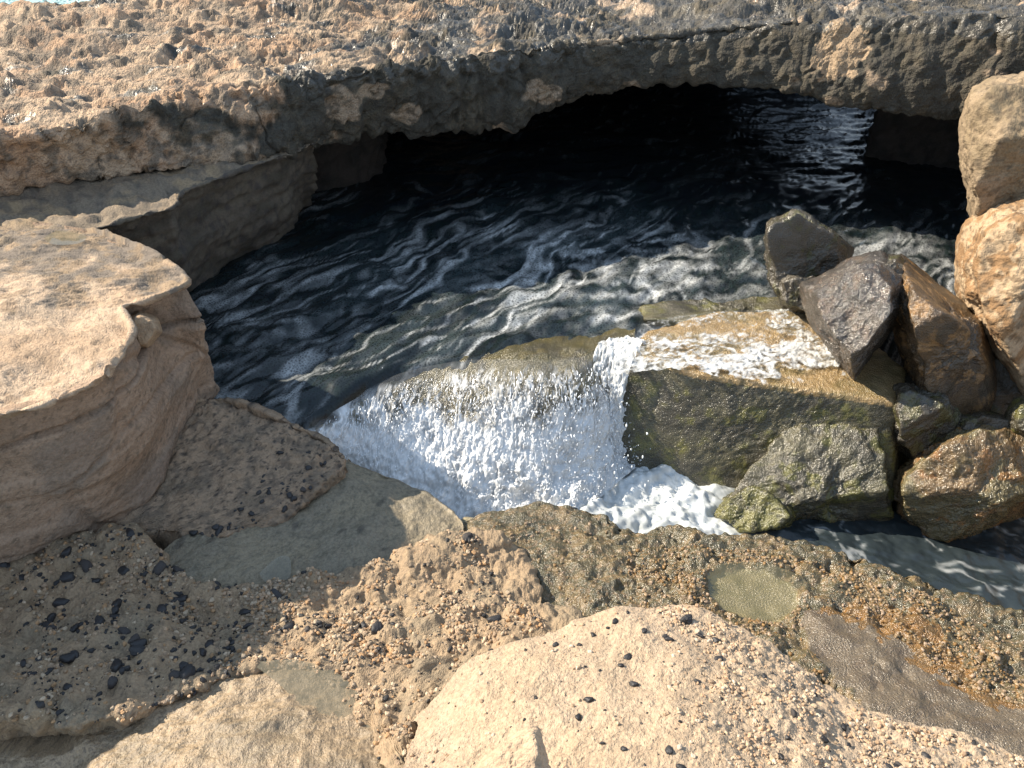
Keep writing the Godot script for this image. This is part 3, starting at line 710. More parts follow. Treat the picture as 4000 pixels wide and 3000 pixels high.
func build_terraces() -> void:
	var sg := loft([
		PackedVector3Array([Vector3(-2.096, 0.300, -4.319), Vector3(-1.756, 0.280, -4.588), Vector3(-1.575, 0.280, -4.828), Vector3(-1.419, 0.260, -5.000), Vector3(-1.379, 0.160, -5.030), Vector3(-1.419, -0.940, -5.050)]),
		PackedVector3Array([Vector3(-2.096, 1.240, -4.299), Vector3(-1.756, 1.220, -4.568), Vector3(-1.575, 1.220, -4.808), Vector3(-1.419, 1.200, -4.980), Vector3(-1.379, 1.100, -5.010), Vector3(-1.419, -0.000, -5.030)]),
		PackedVector3Array([Vector3(-2.096, 1.300, -4.269), Vector3(-1.756, 1.280, -4.538), Vector3(-1.575, 1.280, -4.778), Vector3(-1.419, 1.260, -4.950), Vector3(-1.379, 1.160, -4.980), Vector3(-1.419, 0.060, -5.000)]),
		PackedVector3Array([Vector3(-2.226, 1.350, -4.129), Vector3(-1.634, 1.310, -4.334), Vector3(-1.311, 1.300, -4.597), Vector3(-1.051, 1.260, -4.766), Vector3(-1.011, 1.160, -4.796), Vector3(-1.051, 0.060, -4.816)]),
		PackedVector3Array([Vector3(-2.514, 1.385, -4.006), Vector3(-1.651, 1.340, -4.092), Vector3(-1.157, 1.320, -4.334), Vector3(-0.670, 1.260, -4.511), Vector3(-0.630, 1.160, -4.541), Vector3(-0.670, 0.060, -4.561)]),
		PackedVector3Array([Vector3(-2.644, 1.390, -3.740), Vector3(-1.850, 1.365, -3.773), Vector3(-1.066, 1.350, -3.969), Vector3(-0.453, 1.270, -4.272), Vector3(-0.413, 1.170, -4.302), Vector3(-0.453, 0.070, -4.322)]),
		PackedVector3Array([Vector3(-2.663, 1.360, -3.498), Vector3(-1.777, 1.320, -3.449), Vector3(-1.024, 1.310, -3.637), Vector3(-0.433, 1.250, -4.100), Vector3(-0.393, 1.150, -4.130), Vector3(-0.433, 0.050, -4.150)])], 0.014, [6, 6, 20, 20, 20, 20], 0.8, 0.8)
	var sc := func(p: Vector3, _u: float, _v: float) -> Color:
		return tint(p, lin(0.32, 0.26, 0.17), [[n_soft, V(1.6), 0.1, 0.3, lin(0.255, 0.215, 0.15), 0.8], [n_fine, V(12.0), 0.22, 0.1, lin(0.17, 0.145, 0.10), 0.7], [n_ridge, V(1.1), 0.80, 0.05, lin(0.10, 0.085, 0.06), 0.8]])
	var so := put("smooth_slab", sheet(sg, Vector3(0, 1, 0), [[n_soft, V(1.6), 0.035, 0], [n_fine, V(5.0), 0.018, 0], [n_ridge, V(1.3), 0.015, 0], [n_fine, V(22.0), 0.006, 0]], sc), mats["damp_stone"])
	tag(so, "smooth grey olive rock slab jutting out to the foam, below the conglomerate", "rock")

	var tg := loft([
		PackedVector3Array([Vector3(-5.532, 0.120, -3.360), Vector3(-3.723, 0.160, -3.822), Vector3(-3.323, 0.200, -4.093), Vector3(-2.894, 0.210, -4.162), Vector3(-2.461, 0.175, -3.806), Vector3(-2.027, 0.185, -3.619), Vector3(-1.629, 0.185, -3.691), Vector3(-1.033, 0.165, -3.847), Vector3(-0.465, 0.120, -4.186), Vector3(-0.156, 0.100, -4.166), Vector3(-0.126, -0.020, -4.186), Vector3(-0.106, -0.500, -4.186)]),
		PackedVector3Array([Vector3(-5.532, 1.320, -3.260), Vector3(-3.723, 1.360, -3.722), Vector3(-3.323, 1.400, -3.993), Vector3(-2.894, 1.410, -4.062), Vector3(-2.461, 1.375, -3.706), Vector3(-2.027, 1.385, -3.519), Vector3(-1.629, 1.385, -3.591), Vector3(-1.033, 1.365, -3.747), Vector3(-0.465, 1.320, -4.086), Vector3(-0.156, 1.300, -4.066), Vector3(-0.126, 1.180, -4.086), Vector3(-0.106, 0.700, -4.086)]),
		PackedVector3Array([Vector3(-5.185, 1.450, -2.927), Vector3(-3.463, 1.450, -3.279), Vector3(-3.061, 1.460, -3.442), Vector3(-2.644, 1.450, -3.516), Vector3(-2.220, 1.460, -3.316), Vector3(-1.817, 1.470, -3.228), Vector3(-1.397, 1.460, -3.290), Vector3(-0.852, 1.440, -3.430), Vector3(-0.320, 1.390, -3.677), Vector3(0.076, 1.330, -3.845), Vector3(0.106, 1.210, -3.865), Vector3(0.126, 0.730, -3.865)]),
		PackedVector3Array([Vector3(-4.840, 1.600, -2.613), Vector3(-3.170, 1.580, -2.860), Vector3(-2.819, 1.570, -2.976), Vector3(-2.308, 1.560, -3.023), Vector3(-1.754, 1.550, -3.058), Vector3(-1.271, 1.550, -3.037), Vector3(-0.770, 1.550, -3.093), Vector3(-0.371, 1.530, -3.203), Vector3(-0.066, 1.490, -3.343), Vector3(0.199, 1.420, -3.445), Vector3(0.229, 1.300, -3.465), Vector3(0.249, 0.820, -3.465)]),
		PackedVector3Array([Vector3(-4.615, 1.700, -2.410), Vector3(-2.902, 1.700, -2.583), Vector3(-2.649, 1.690, -2.619), Vector3(-2.141, 1.680, -2.686), Vector3(-1.684, 1.660, -2.776), Vector3(-1.184, 1.650, -2.814), Vector3(-0.713, 1.660, -2.808), Vector3(-0.303, 1.660, -2.856), Vector3(0.071, 1.620, -2.999), Vector3(0.456, 1.520, -3.185), Vector3(0.486, 1.400, -3.205), Vector3(0.506, 0.920, -3.205)]),
		PackedVector3Array([Vector3(-4.507, 1.740, -2.306), Vector3(-2.773, 1.760, -2.418), Vector3(-2.509, 1.780, -2.344), Vector3(-2.046, 1.740, -2.486), Vector3(-1.722, 1.690, -2.686), Vector3(-1.425, 1.660, -2.754), Vector3(-0.954, 1.690, -2.649), Vector3(-0.581, 1.800, -2.327), Vector3(-0.145, 1.840, -2.386), Vector3(0.638, 1.660, -2.824), Vector3(0.668, 1.540, -2.844), Vector3(0.688, 1.060, -2.844)]),
		PackedVector3Array([Vector3(-4.507, 1.620, -2.306), Vector3(-2.773, 1.640, -2.418), Vector3(-2.509, 1.660, -2.344), Vector3(-2.046, 1.620, -2.486), Vector3(-1.722, 1.570, -2.686), Vector3(-1.425, 1.540, -2.754), Vector3(-0.809, 1.740, -2.444), Vector3(-0.529, 1.880, -2.128), Vector3(-0.063, 1.950, -2.092), Vector3(0.787, 1.750, -2.524), Vector3(0.817, 1.630, -2.544), Vector3(0.837, 1.150, -2.544)]),
		PackedVector3Array([Vector3(-4.507, 1.120, -2.426), Vector3(-2.773, 1.140, -2.538), Vector3(-2.509, 1.160, -2.464), Vector3(-2.046, 1.120, -2.606), Vector3(-1.722, 1.070, -2.806), Vector3(-1.425, 1.040, -2.874), Vector3(-0.628, 1.880, -2.030), Vector3(-0.460, 2.000, -1.746), Vector3(0.030, 2.100, -1.703), Vector3(0.837, 1.850, -2.069), Vector3(0.867, 1.730, -2.089), Vector3(0.887, 1.250, -2.089)])], 0.011, [6, 40, 40, 36, 20, 16, 14], 0.9, 0.9)
	var tc := func(p: Vector3, _u: float, _v: float) -> Color:
		return tint(p, lin(0.40, 0.285, 0.175), [[n_soft, V(1.4), 0.08, 0.25, lin(0.30, 0.235, 0.155), 0.8], [n_fine, V(6.0), 0.15, 0.2, lin(0.46, 0.33, 0.20), 0.6], [n_fine, V(18.0), 0.3, 0.1, lin(0.16, 0.12, 0.085), 0.6]])
	var bumps := func(p: Vector3, _u: float, _v: float) -> float:
		return (-n_cell.get_noise_3dv(p * 13.0) - 0.5) * 0.022 + (-n_cell.get_noise_3dv(p * 26.0) - 0.5) * 0.012 + n_ridge.get_noise_3dv(p * 1.7) * 0.02 + absf(n_plain.get_noise_3dv(p * 3.1)) * 0.05 + n_fine.get_noise_3dv(p * 5.0) * 0.03
	var to := put("conglomerate_terrace", sheet(tg, Vector3(0, 1, 0), [[n_soft, V(1.5), 0.06, 0], [n_fine, V(7.0), 0.015, 0]], tc, bumps), mats["conglomerate"])
	tag(to, "rough conglomerate terrace studded with black cobbles and pale nodules", "terrace", "", "structure")
	scatter_nodules(to, tg, 19000, 0.004, 0.018, [lin(0.55, 0.38, 0.24), lin(0.44, 0.31, 0.2), lin(0.62, 0.48, 0.33), lin(0.33, 0.25, 0.17), lin(0.5, 0.3, 0.15)], "conglomerate", func(u, v): return v > 0.06 and u < 0.84, 0.14)
	scatter_cobbles(to, tg, 298, 0.012, 0.058, func(u, v): return v > 0.05 and u < 0.83 and (u < 0.40 or rng.randf() < 0.40))
	scatter_nodules(to, tg, 1300, 0.005, 0.020, [lin(0.028, 0.027, 0.028), lin(0.04, 0.038, 0.037)], "pebble", func(u, v): return v > 0.06 and u < 0.83 and (u < 0.40 or rng.randf() < 0.3), -0.2)

	var pg := loft([
		PackedVector3Array([Vector3(-4.470, 1.300, -2.922), Vector3(-2.773, 1.380, -2.770), Vector3(-2.480, 1.460, -2.893), Vector3(-2.125, 1.320, -2.676), Vector3(-1.763, 1.340, -2.862), Vector3(-1.380, 1.345, -2.915), Vector3(-0.965, 1.360, -2.818), Vector3(-0.677, 1.400, -2.530)]),
		PackedVector3Array([Vector3(-4.470, 1.420, -2.422), Vector3(-2.773, 1.500, -2.270), Vector3(-2.480, 1.580, -2.393), Vector3(-2.125, 1.620, -2.556), Vector3(-1.763, 1.640, -2.742), Vector3(-1.380, 1.645, -2.795), Vector3(-0.965, 1.660, -2.698), Vector3(-0.677, 1.700, -2.410)]),
		PackedVector3Array([Vector3(-4.307, 1.420, -2.203), Vector3(-2.684, 1.500, -2.139), Vector3(-2.323, 1.620, -2.236), Vector3(-1.984, 1.690, -2.360), Vector3(-1.622, 1.710, -2.490), Vector3(-1.289, 1.700, -2.553), Vector3(-0.903, 1.690, -2.501), Vector3(-0.606, 1.740, -2.279)]),
		PackedVector3Array([Vector3(-4.119, 1.420, -1.951), Vector3(-2.540, 1.520, -1.956), Vector3(-2.144, 1.680, -2.029), Vector3(-1.813, 1.760, -2.139), Vector3(-1.481, 1.790, -2.226), Vector3(-1.169, 1.770, -2.290), Vector3(-0.836, 1.750, -2.274), Vector3(-0.559, 1.780, -2.104)]),
		PackedVector3Array([Vector3(-3.947, 1.420, -1.720), Vector3(-2.394, 1.540, -1.763), Vector3(-1.929, 1.740, -1.770), Vector3(-1.592, 1.840, -1.816), Vector3(-1.260, 1.900, -1.834), Vector3(-0.988, 1.900, -1.857), Vector3(-0.716, 1.880, -1.889), Vector3(-0.481, 1.850, -1.857)])], 0.012, [8, 36, 36, 24], 0.9, 0.9)
	var pc := func(p: Vector3, _u: float, _v: float) -> Color:
		return tint(p, lin(0.40, 0.295, 0.185), [[n_soft, V(1.8), 0.05, 0.2, lin(0.30, 0.23, 0.15), 0.85], [n_fine, V(8.0), 0.2, 0.15, lin(0.24, 0.18, 0.115), 0.6], [n_fine, V(34.0), 0.26, 0.1, lin(0.16, 0.12, 0.08), 0.7]])
	var po := put("smooth_panel", sheet(pg, Vector3(0, 1, 0), [[n_soft, V(1.6), 0.035, 0], [n_ridge, V(1.2, 1.2, 2.4), 0.022, 0], [n_fine, V(7.0), 0.016, 0], [n_fine, V(30.0), 0.005, 0]], pc), mats["damp_stone"])
	tag(po, "smooth damp tan rock panel with a puddle, below the conglomerate edge", "rock")

	puddle("puddle", PackedVector2Array([Vector2(-1.578, -2.751), Vector2(-1.314, -2.770), Vector2(-1.015, -2.664), Vector2(-0.779, -2.382), Vector2(-0.686, -2.169), Vector2(-0.893, -2.274), Vector2(-1.121, -2.382), Vector2(-1.357, -2.595)]), 1.716, "grey shallow puddle on the smooth panel at the bottom edge")
	puddle("puddle", PackedVector2Array([Vector2(-4.001, -6.130), Vector2(-3.920, -6.258), Vector2(-3.656, -6.156), Vector2(-3.658, -6.023), Vector2(-3.866, -6.006)]), 2.80, "small brown puddle on the dark wet back of the sandstone block")
	puddle("puddle", PackedVector2Array([Vector2(-1.829, -3.693), Vector2(-1.729, -3.842), Vector2(-1.637, -3.829), Vector2(-1.605, -3.652), Vector2(-1.740, -3.602)]), 1.378, "small mirror-like puddle on the smooth grey slab")


func puddle(called: String, outline: PackedVector2Array, y: float, label: String, look: String = "puddle_water") -> void:
	var st := SurfaceTool.new()
	st.begin(Mesh.PRIMITIVE_TRIANGLES)
	var mid := Vector2.ZERO
	for q in outline:
		mid += q / outline.size()
	var line := PackedVector3Array()
	for q in outline:
		line.append(Vector3(q.x, y, q.y))
	line.append(line[0])
	var steps := PackedInt32Array()
	steps.resize(line.size() - 1)
	steps.fill(8)
	var full := spread(line, steps, 1.0)
	for k in full.size() - 1:
		st.set_normal(Vector3.UP)
		st.add_vertex(Vector3(mid.x, y, mid.y))
		st.set_normal(Vector3.UP)
		st.add_vertex(full[k])
		st.set_normal(Vector3.UP)
		st.add_vertex(full[k + 1])
	var o := put(called, st.commit(), mats[look])
	tag(o, label, "puddle")


func build_front() -> void:
	var g := loft([
		PackedVector3Array([Vector3(-0.523, 1.450, -2.193), Vector3(-0.400, 1.480, -2.344), Vector3(-0.278, 1.500, -2.511), Vector3(0.022, 1.520, -2.642), Vector3(0.380, 1.530, -2.759), Vector3(0.595, 1.540, -2.811), Vector3(0.895, 1.550, -2.874), Vector3(1.136, 1.550, -2.804), Vector3(1.359, 1.540, -2.652), Vector3(1.555, 1.520, -2.520), Vector3(1.745, 1.500, -2.346), Vector3(1.948, 1.500, -2.196), Vector3(2.258, 1.500, -2.112), Vector3(2.478, 1.500, -2.033), Vector3(2.788, 1.500, -1.884)]),
		PackedVector3Array([Vector3(-0.523, 1.950, -2.213), Vector3(-0.400, 1.980, -2.364), Vector3(-0.278, 2.000, -2.531), Vector3(0.022, 2.020, -2.662), Vector3(0.380, 2.030, -2.779), Vector3(0.595, 2.040, -2.831), Vector3(0.895, 2.050, -2.894), Vector3(1.136, 2.050, -2.824), Vector3(1.359, 2.040, -2.672), Vector3(1.555, 2.020, -2.540), Vector3(1.745, 2.000, -2.366), Vector3(1.948, 2.000, -2.216), Vector3(2.258, 2.000, -2.132), Vector3(2.478, 2.000, -2.053), Vector3(2.788, 2.000, -1.904)]),
		PackedVector3Array([Vector3(-0.483, 2.050, -2.163), Vector3(-0.360, 2.080, -2.314), Vector3(-0.238, 2.100, -2.481), Vector3(0.062, 2.120, -2.612), Vector3(0.380, 2.130, -2.729), Vector3(0.595, 2.140, -2.781), Vector3(0.895, 2.150, -2.844), Vector3(1.136, 2.150, -2.774), Vector3(1.359, 2.140, -2.622), Vector3(1.515, 2.120, -2.490), Vector3(1.705, 2.100, -2.316), Vector3(1.908, 2.100, -2.166), Vector3(2.218, 2.100, -2.082), Vector3(2.438, 2.100, -2.003), Vector3(2.748, 2.100, -1.854)]),
		PackedVector3Array([Vector3(-0.509, 2.180, -1.927), Vector3(-0.335, 2.200, -2.033), Vector3(-0.154, 2.240, -2.157), Vector3(0.105, 2.260, -2.272), Vector3(0.373, 2.270, -2.372), Vector3(0.595, 2.280, -2.421), Vector3(0.846, 2.290, -2.470), Vector3(1.059, 2.280, -2.421), Vector3(1.253, 2.270, -2.306), Vector3(1.420, 2.250, -2.201), Vector3(1.597, 2.230, -2.077), Vector3(1.789, 2.220, -1.964), Vector3(2.081, 2.200, -1.894), Vector3(2.306, 2.200, -1.806), Vector3(2.659, 2.200, -1.659)]),
		PackedVector3Array([Vector3(-0.531, 2.330, -1.662), Vector3(-0.300, 2.380, -1.660), Vector3(-0.074, 2.420, -1.702), Vector3(0.153, 2.460, -1.744), Vector3(0.382, 2.480, -1.776), Vector3(0.568, 2.500, -1.787), Vector3(0.757, 2.500, -1.808), Vector3(0.940, 2.500, -1.787), Vector3(1.123, 2.480, -1.755), Vector3(1.298, 2.460, -1.703), Vector3(1.479, 2.420, -1.661), Vector3(1.670, 2.400, -1.611), Vector3(1.929, 2.360, -1.570), Vector3(2.175, 2.340, -1.521), Vector3(2.570, 2.300, -1.444)]),
		PackedVector3Array([Vector3(-0.537, 2.500, -1.366), Vector3(-0.380, 2.550, -1.329), Vector3(-0.174, 2.600, -1.310), Vector3(0.025, 2.650, -1.291), Vector3(0.219, 2.700, -1.272), Vector3(0.413, 2.700, -1.272), Vector3(0.607, 2.700, -1.272), Vector3(0.801, 2.700, -1.272), Vector3(0.995, 2.700, -1.272), Vector3(1.196, 2.680, -1.279), Vector3(1.400, 2.660, -1.287), Vector3(1.625, 2.600, -1.310), Vector3(1.846, 2.560, -1.326), Vector3(2.072, 2.520, -1.341), Vector3(2.290, 2.500, -1.349)])], 0.009, [8, 12, 50, 70, 36], 0.9, 0.9)
	var colour := func(p: Vector3, _u: float, _v: float) -> Color:
		return tint(p, lin(0.53, 0.40, 0.275), [[n_soft, V(1.5), 0.1, 0.3, lin(0.55, 0.405, 0.265), 0.8], [n_soft, V(2.4), 0.20, 0.12, lin(0.42, 0.32, 0.22), 0.6], [n_fine, V(8.0), 0.2, 0.2, lin(0.46, 0.335, 0.22), 0.7], [n_fine, V(40.0), 0.25, 0.15, lin(0.36, 0.26, 0.17), 0.6]])
	var shift := func(p: Vector3, u: float, _v: float) -> float:
		var k := smoothstep(0.35, 0.6, u + n_soft.get_noise_3dv(p * 2.0) * 0.12)
		return k * ((-n_cell.get_noise_3dv(p * 16.0) - 0.5) * 0.02 + n_fine.get_noise_3dv(p * 9.0) * 0.012) + n_ridge.get_noise_3dv(p * 1.5) * 0.012 - smoothstep(0.035, 0.0, n_edge.get_noise_3d(p.x * 0.9 + n_soft.get_noise_3dv(p * 2.5) * 0.5, 0.0, p.z * 1.4 + p.x * 0.5 + n_soft.get_noise_3dv(p * 3.1) * 0.4) + 1.0) * 0.008 * smoothstep(-0.1, 0.3, n_plain.get_noise_3dv(p * 1.1))
	var m := sheet(g, Vector3(0, 1, 0), [[n_soft, V(1.4), 0.04, 0], [n_fine, V(14.0), 0.008, 0], [n_fine, V(60.0), 0.004, 0]], colour, shift)
	var o := put("sandy_slab", m, mats["sandstone"])
	tag(o, "sunlit pale sandy rock slab across the bottom foreground", "rock", "", "structure")
	scatter_nodules(o, g, 9000, 0.004, 0.014, [lin(0.62, 0.46, 0.3), lin(0.7, 0.55, 0.4), lin(0.55, 0.36, 0.22), lin(0.48, 0.34, 0.22)], "sandstone", func(u, v): return v > 0.1 and (u > 0.42 or rng.randf() < 0.05), 0.12)
	scatter_cobbles(o, g, 200, 0.006, 0.030, func(u, v): return v > 0.12 and (u > 0.25 or rng.randf() < 0.15))

	boulder("rock_flake", [Vector3(0.027, 2.770, -1.620), [[-0.722, 0.446, -0.530, 0.100], [-0.510, 0.520, -0.686, 0.080], [0.196, 0.588, -0.784, 0.124], [0.929, 0.303, -0.212, 0.109], [0.953, 0.268, -0.141, 0.111], [0.562, -0.188, 0.806, 0.186], [-0.645, -0.159, 0.747, 0.214], [0.006, -0.936, -0.352, 0.119], [-0.505, 0.808, 0.303, 0.073], [0.816, 0.408, 0.408, 0.129]]], 24, 18.0, [[n_fine, V(9.0), 0.02, 0], [n_fine, V(40.0), 0.006, 0]], func(p, _u, _v): return tint(p, lin(0.58, 0.42, 0.28), [[n_soft, V(5.0), 0.1, 0.3, lin(0.5, 0.36, 0.24), 0.7]]), "sandstone", "", "", o)


func build_shelf() -> void:
	var g := loft([
		PackedVector3Array([Vector3(-0.532, -0.080, -4.171), Vector3(-0.164, -0.080, -4.357), Vector3(0.278, -0.080, -4.427), Vector3(0.656, -0.080, -4.357), Vector3(0.991, -0.060, -4.125), Vector3(1.183, -0.050, -4.159), Vector3(1.629, -0.050, -4.069), Vector3(2.114, -0.040, -4.014), Vector3(2.616, -0.020, -3.836), Vector3(3.002, -0.000, -3.607), Vector3(3.239, 0.020, -3.407), Vector3(3.548, 0.030, -3.285), Vector3(4.070, 0.030, -3.166)]),
		PackedVector3Array([Vector3(-0.532, 1.080, -4.271), Vector3(-0.164, 1.080, -4.457), Vector3(0.278, 1.080, -4.527), Vector3(0.656, 1.080, -4.457), Vector3(0.991, 1.100, -4.225), Vector3(1.183, 1.110, -4.259), Vector3(1.629, 1.110, -4.169), Vector3(2.114, 1.120, -4.114), Vector3(2.616, 1.140, -3.936), Vector3(3.002, 1.160, -3.707), Vector3(3.239, 1.180, -3.507), Vector3(3.548, 1.190, -3.385), Vector3(4.070, 1.190, -3.266)]),
		PackedVector3Array([Vector3(-0.532, 1.220, -4.221), Vector3(-0.164, 1.220, -4.407), Vector3(0.278, 1.220, -4.477), Vector3(0.656, 1.220, -4.407), Vector3(0.991, 1.240, -4.175), Vector3(1.183, 1.250, -4.209), Vector3(1.629, 1.250, -4.119), Vector3(2.114, 1.260, -4.064), Vector3(2.616, 1.280, -3.886), Vector3(3.002, 1.300, -3.657), Vector3(3.239, 1.320, -3.457), Vector3(3.548, 1.330, -3.335), Vector3(4.070, 1.330, -3.216)]),
		PackedVector3Array([Vector3(-0.431, 1.260, -4.069), Vector3(-0.093, 1.270, -4.130), Vector3(0.266, 1.280, -4.144), Vector3(0.637, 1.290, -4.089), Vector3(0.956, 1.300, -3.944), Vector3(1.194, 1.310, -3.914), Vector3(1.598, 1.320, -3.861), Vector3(2.058, 1.330, -3.788), Vector3(2.534, 1.350, -3.606), Vector3(2.896, 1.370, -3.374), Vector3(3.124, 1.380, -3.182), Vector3(3.428, 1.400, -3.062), Vector3(3.945, 1.400, -2.959)]),
		PackedVector3Array([Vector3(-0.299, 1.280, -3.894), Vector3(0.014, 1.300, -3.856), Vector3(0.322, 1.320, -3.818), Vector3(0.658, 1.340, -3.759), Vector3(0.948, 1.360, -3.659), Vector3(1.205, 1.370, -3.611), Vector3(1.586, 1.380, -3.542), Vector3(2.008, 1.400, -3.429), Vector3(2.414, 1.430, -3.238), Vector3(2.781, 1.460, -3.022), Vector3(2.997, 1.470, -2.849), Vector3(3.319, 1.480, -2.746), Vector3(3.791, 1.500, -2.642)]),
		PackedVector3Array([Vector3(-0.189, 1.280, -3.681), Vector3(0.113, 1.310, -3.576), Vector3(0.387, 1.360, -3.478), Vector3(0.689, 1.400, -3.429), Vector3(0.935, 1.430, -3.368), Vector3(1.205, 1.450, -3.297), Vector3(1.554, 1.470, -3.191), Vector3(1.922, 1.510, -3.006), Vector3(2.299, 1.540, -2.837), Vector3(2.654, 1.560, -2.667), Vector3(2.892, 1.580, -2.536), Vector3(3.187, 1.600, -2.438), Vector3(3.646, 1.600, -2.354)]),
		PackedVector3Array([Vector3(-0.085, 1.250, -3.423), Vector3(0.204, 1.300, -3.274), Vector3(0.444, 1.400, -3.132), Vector3(0.710, 1.450, -3.063), Vector3(0.937, 1.500, -2.995), Vector3(1.182, 1.540, -2.902), Vector3(1.496, 1.580, -2.779), Vector3(1.856, 1.630, -2.595), Vector3(2.193, 1.670, -2.427), Vector3(2.532, 1.690, -2.306), Vector3(2.784, 1.700, -2.195), Vector3(3.058, 1.700, -2.093), Vector3(3.485, 1.700, -2.019)]),
		PackedVector3Array([Vector3(-0.085, 1.270, -2.923), Vector3(0.204, 1.320, -2.774), Vector3(0.444, 1.420, -2.632), Vector3(0.710, 1.470, -2.563), Vector3(0.937, 1.520, -2.495), Vector3(1.182, 1.560, -2.402), Vector3(1.496, 1.600, -2.279), Vector3(1.856, 1.650, -2.095), Vector3(2.193, 1.690, -1.927), Vector3(2.532, 1.710, -1.806), Vector3(2.784, 1.720, -1.695), Vector3(3.058, 1.720, -1.593), Vector3(3.485, 1.720, -1.519)])], 0.012, [10, 8, 32, 36, 38, 30, 6], 0.9, 0.9)
	var smooth := PackedVector2Array([Vector2(1.980, -3.333), Vector2(2.211, -3.376), Vector2(2.459, -3.205), Vector2(2.608, -2.908), Vector2(2.761, -2.672), Vector2(3.063, -2.553), Vector2(3.417, -2.327), Vector2(2.969, -2.068), Vector2(2.204, -2.300), Vector2(1.943, -2.674), Vector2(1.901, -3.030)])
	var rusty := PackedVector2Array([Vector2(2.077, -3.345), Vector2(2.569, -3.468), Vector2(2.817, -3.300), Vector2(2.877, -3.029), Vector2(2.903, -2.672), Vector2(3.145, -2.523), Vector2(3.019, -2.466), Vector2(2.705, -2.672), Vector2(2.544, -2.954), Vector2(2.408, -3.219)])
	var pool_at := Vector3(1.710, 1.390, -3.547)
	var colour := func(p: Vector3, _u: float, _v: float) -> Color:
		var c := tint(p, lin(0.135, 0.113, 0.060), [[n_soft, V(1.6), 0.1, 0.25, lin(0.10, 0.088, 0.052), 0.9], [n_fine, V(5.0), 0.18, 0.15, lin(0.26, 0.18, 0.085), 0.7], [n_fine, V(18.0), 0.25, 0.12, lin(0.30, 0.20, 0.11), 0.7]])
		if inside(smooth, p, 0.05):
			c = tint(p, lin(0.21, 0.165, 0.115), [[n_fine, V(4.0), 0.1, 0.2, lin(0.16, 0.125, 0.085), 0.8]])
		if inside(rusty, p, 0.12):
			c = tint(p, lin(0.26, 0.14, 0.045), [[n_fine, V(8.0), 0.1, 0.2, lin(0.19, 0.12, 0.05), 0.8]])
		var d := Vector2((p.x - pool_at.x) / 0.30, (p.z - pool_at.z) / 0.26).length() + n_soft.get_noise_3dv(p * 5.0) * 0.12
		if d < 1.0:
			c = tint(p, lin(0.30, 0.25, 0.13), [[n_fine, V(6.0), 0.1, 0.25, lin(0.22, 0.19, 0.09), 0.8]])
		return c
	var shift := func(p: Vector3, _u: float, v: float) -> float:
		var d := Vector2((p.x - pool_at.x) / 0.30, (p.z - pool_at.z) / 0.26).length() + n_soft.get_noise_3dv(p * 5.0) * 0.12
		var k := 0.25 if inside(smooth, p, 0.05) else 1.0
		k *= smoothstep(0.9, 1.25, d)
		k *= 0.45 + 0.55 * smoothstep(0.2, 1.0, p.x)
		return k * ((-n_cell.get_noise_3dv(p * 12.0) - 0.5) * 0.03 + (-n_cell.get_noise_3dv(p * 28.0) - 0.5) * 0.016 + n_soft.get_noise_3dv(p * 3.0) * 0.05 - maxf(0.0, n_soft.get_noise_3dv(p * 5.5) - 0.15) * 0.10) + smoothstep(1.2, 0.9, d) * -0.05
	var m := sheet(g, Vector3(0, 1, 0), [[n_soft, V(1.5), 0.045, 0], [n_ridge, V(1.2), 0.02, 0]], colour, shift)
	var o := put("wet_shelf", m, mats["wet_stone"])
	tag(o, "wet brown pitted rock shelf between the foam and the sandy slab", "shelf", "", "structure")
	scatter_nodules(o, g, 16000, 0.005, 0.016, [lin(0.27, 0.18, 0.09), lin(0.36, 0.25, 0.14), lin(0.19, 0.14, 0.07), lin(0.42, 0.3, 0.2), lin(0.3, 0.17, 0.06)], "wet_pebble", func(u, v): return v > 0.22 and (u > 0.3 or rng.randf() < 0.12), 0.1, smooth, pool_at)
	puddle("rock_pool", PackedVector2Array([Vector2(1.346, -3.610), Vector2(1.489, -3.777), Vector2(1.784, -3.807), Vector2(2.061, -3.701), Vector2(2.109, -3.546), Vector2(1.918, -3.362), Vector2(1.664, -3.306), Vector2(1.409, -3.381)]), pool_at.y - 0.028, "round olive rock pool sunk in the wet brown shelf", "clear_water")


# ------------------------------------------------------------------ pieces set into a surface

func surface_point(g: Dictionary, ok: Callable) -> int:
	for t in 40:
		var x := rng.randi_range(1, g.w - 2)
		var y := rng.randi_range(1, g.h - 2)
		if g.n[y * g.w + x].y > 0.25 and ok.call(float(x) / (g.w - 1), float(y) / (g.h - 1)):
			return y * g.w + x
	return -1


func turned(n: Vector3) -> Basis:
	var b := Basis(Vector3.UP, rng.randf() * TAU)
	var axis := Vector3.UP.cross(n)
	if axis.length() > 0.001:
		b = Basis(axis.normalized(), Vector3.UP.angle_to(n)) * b
	return b


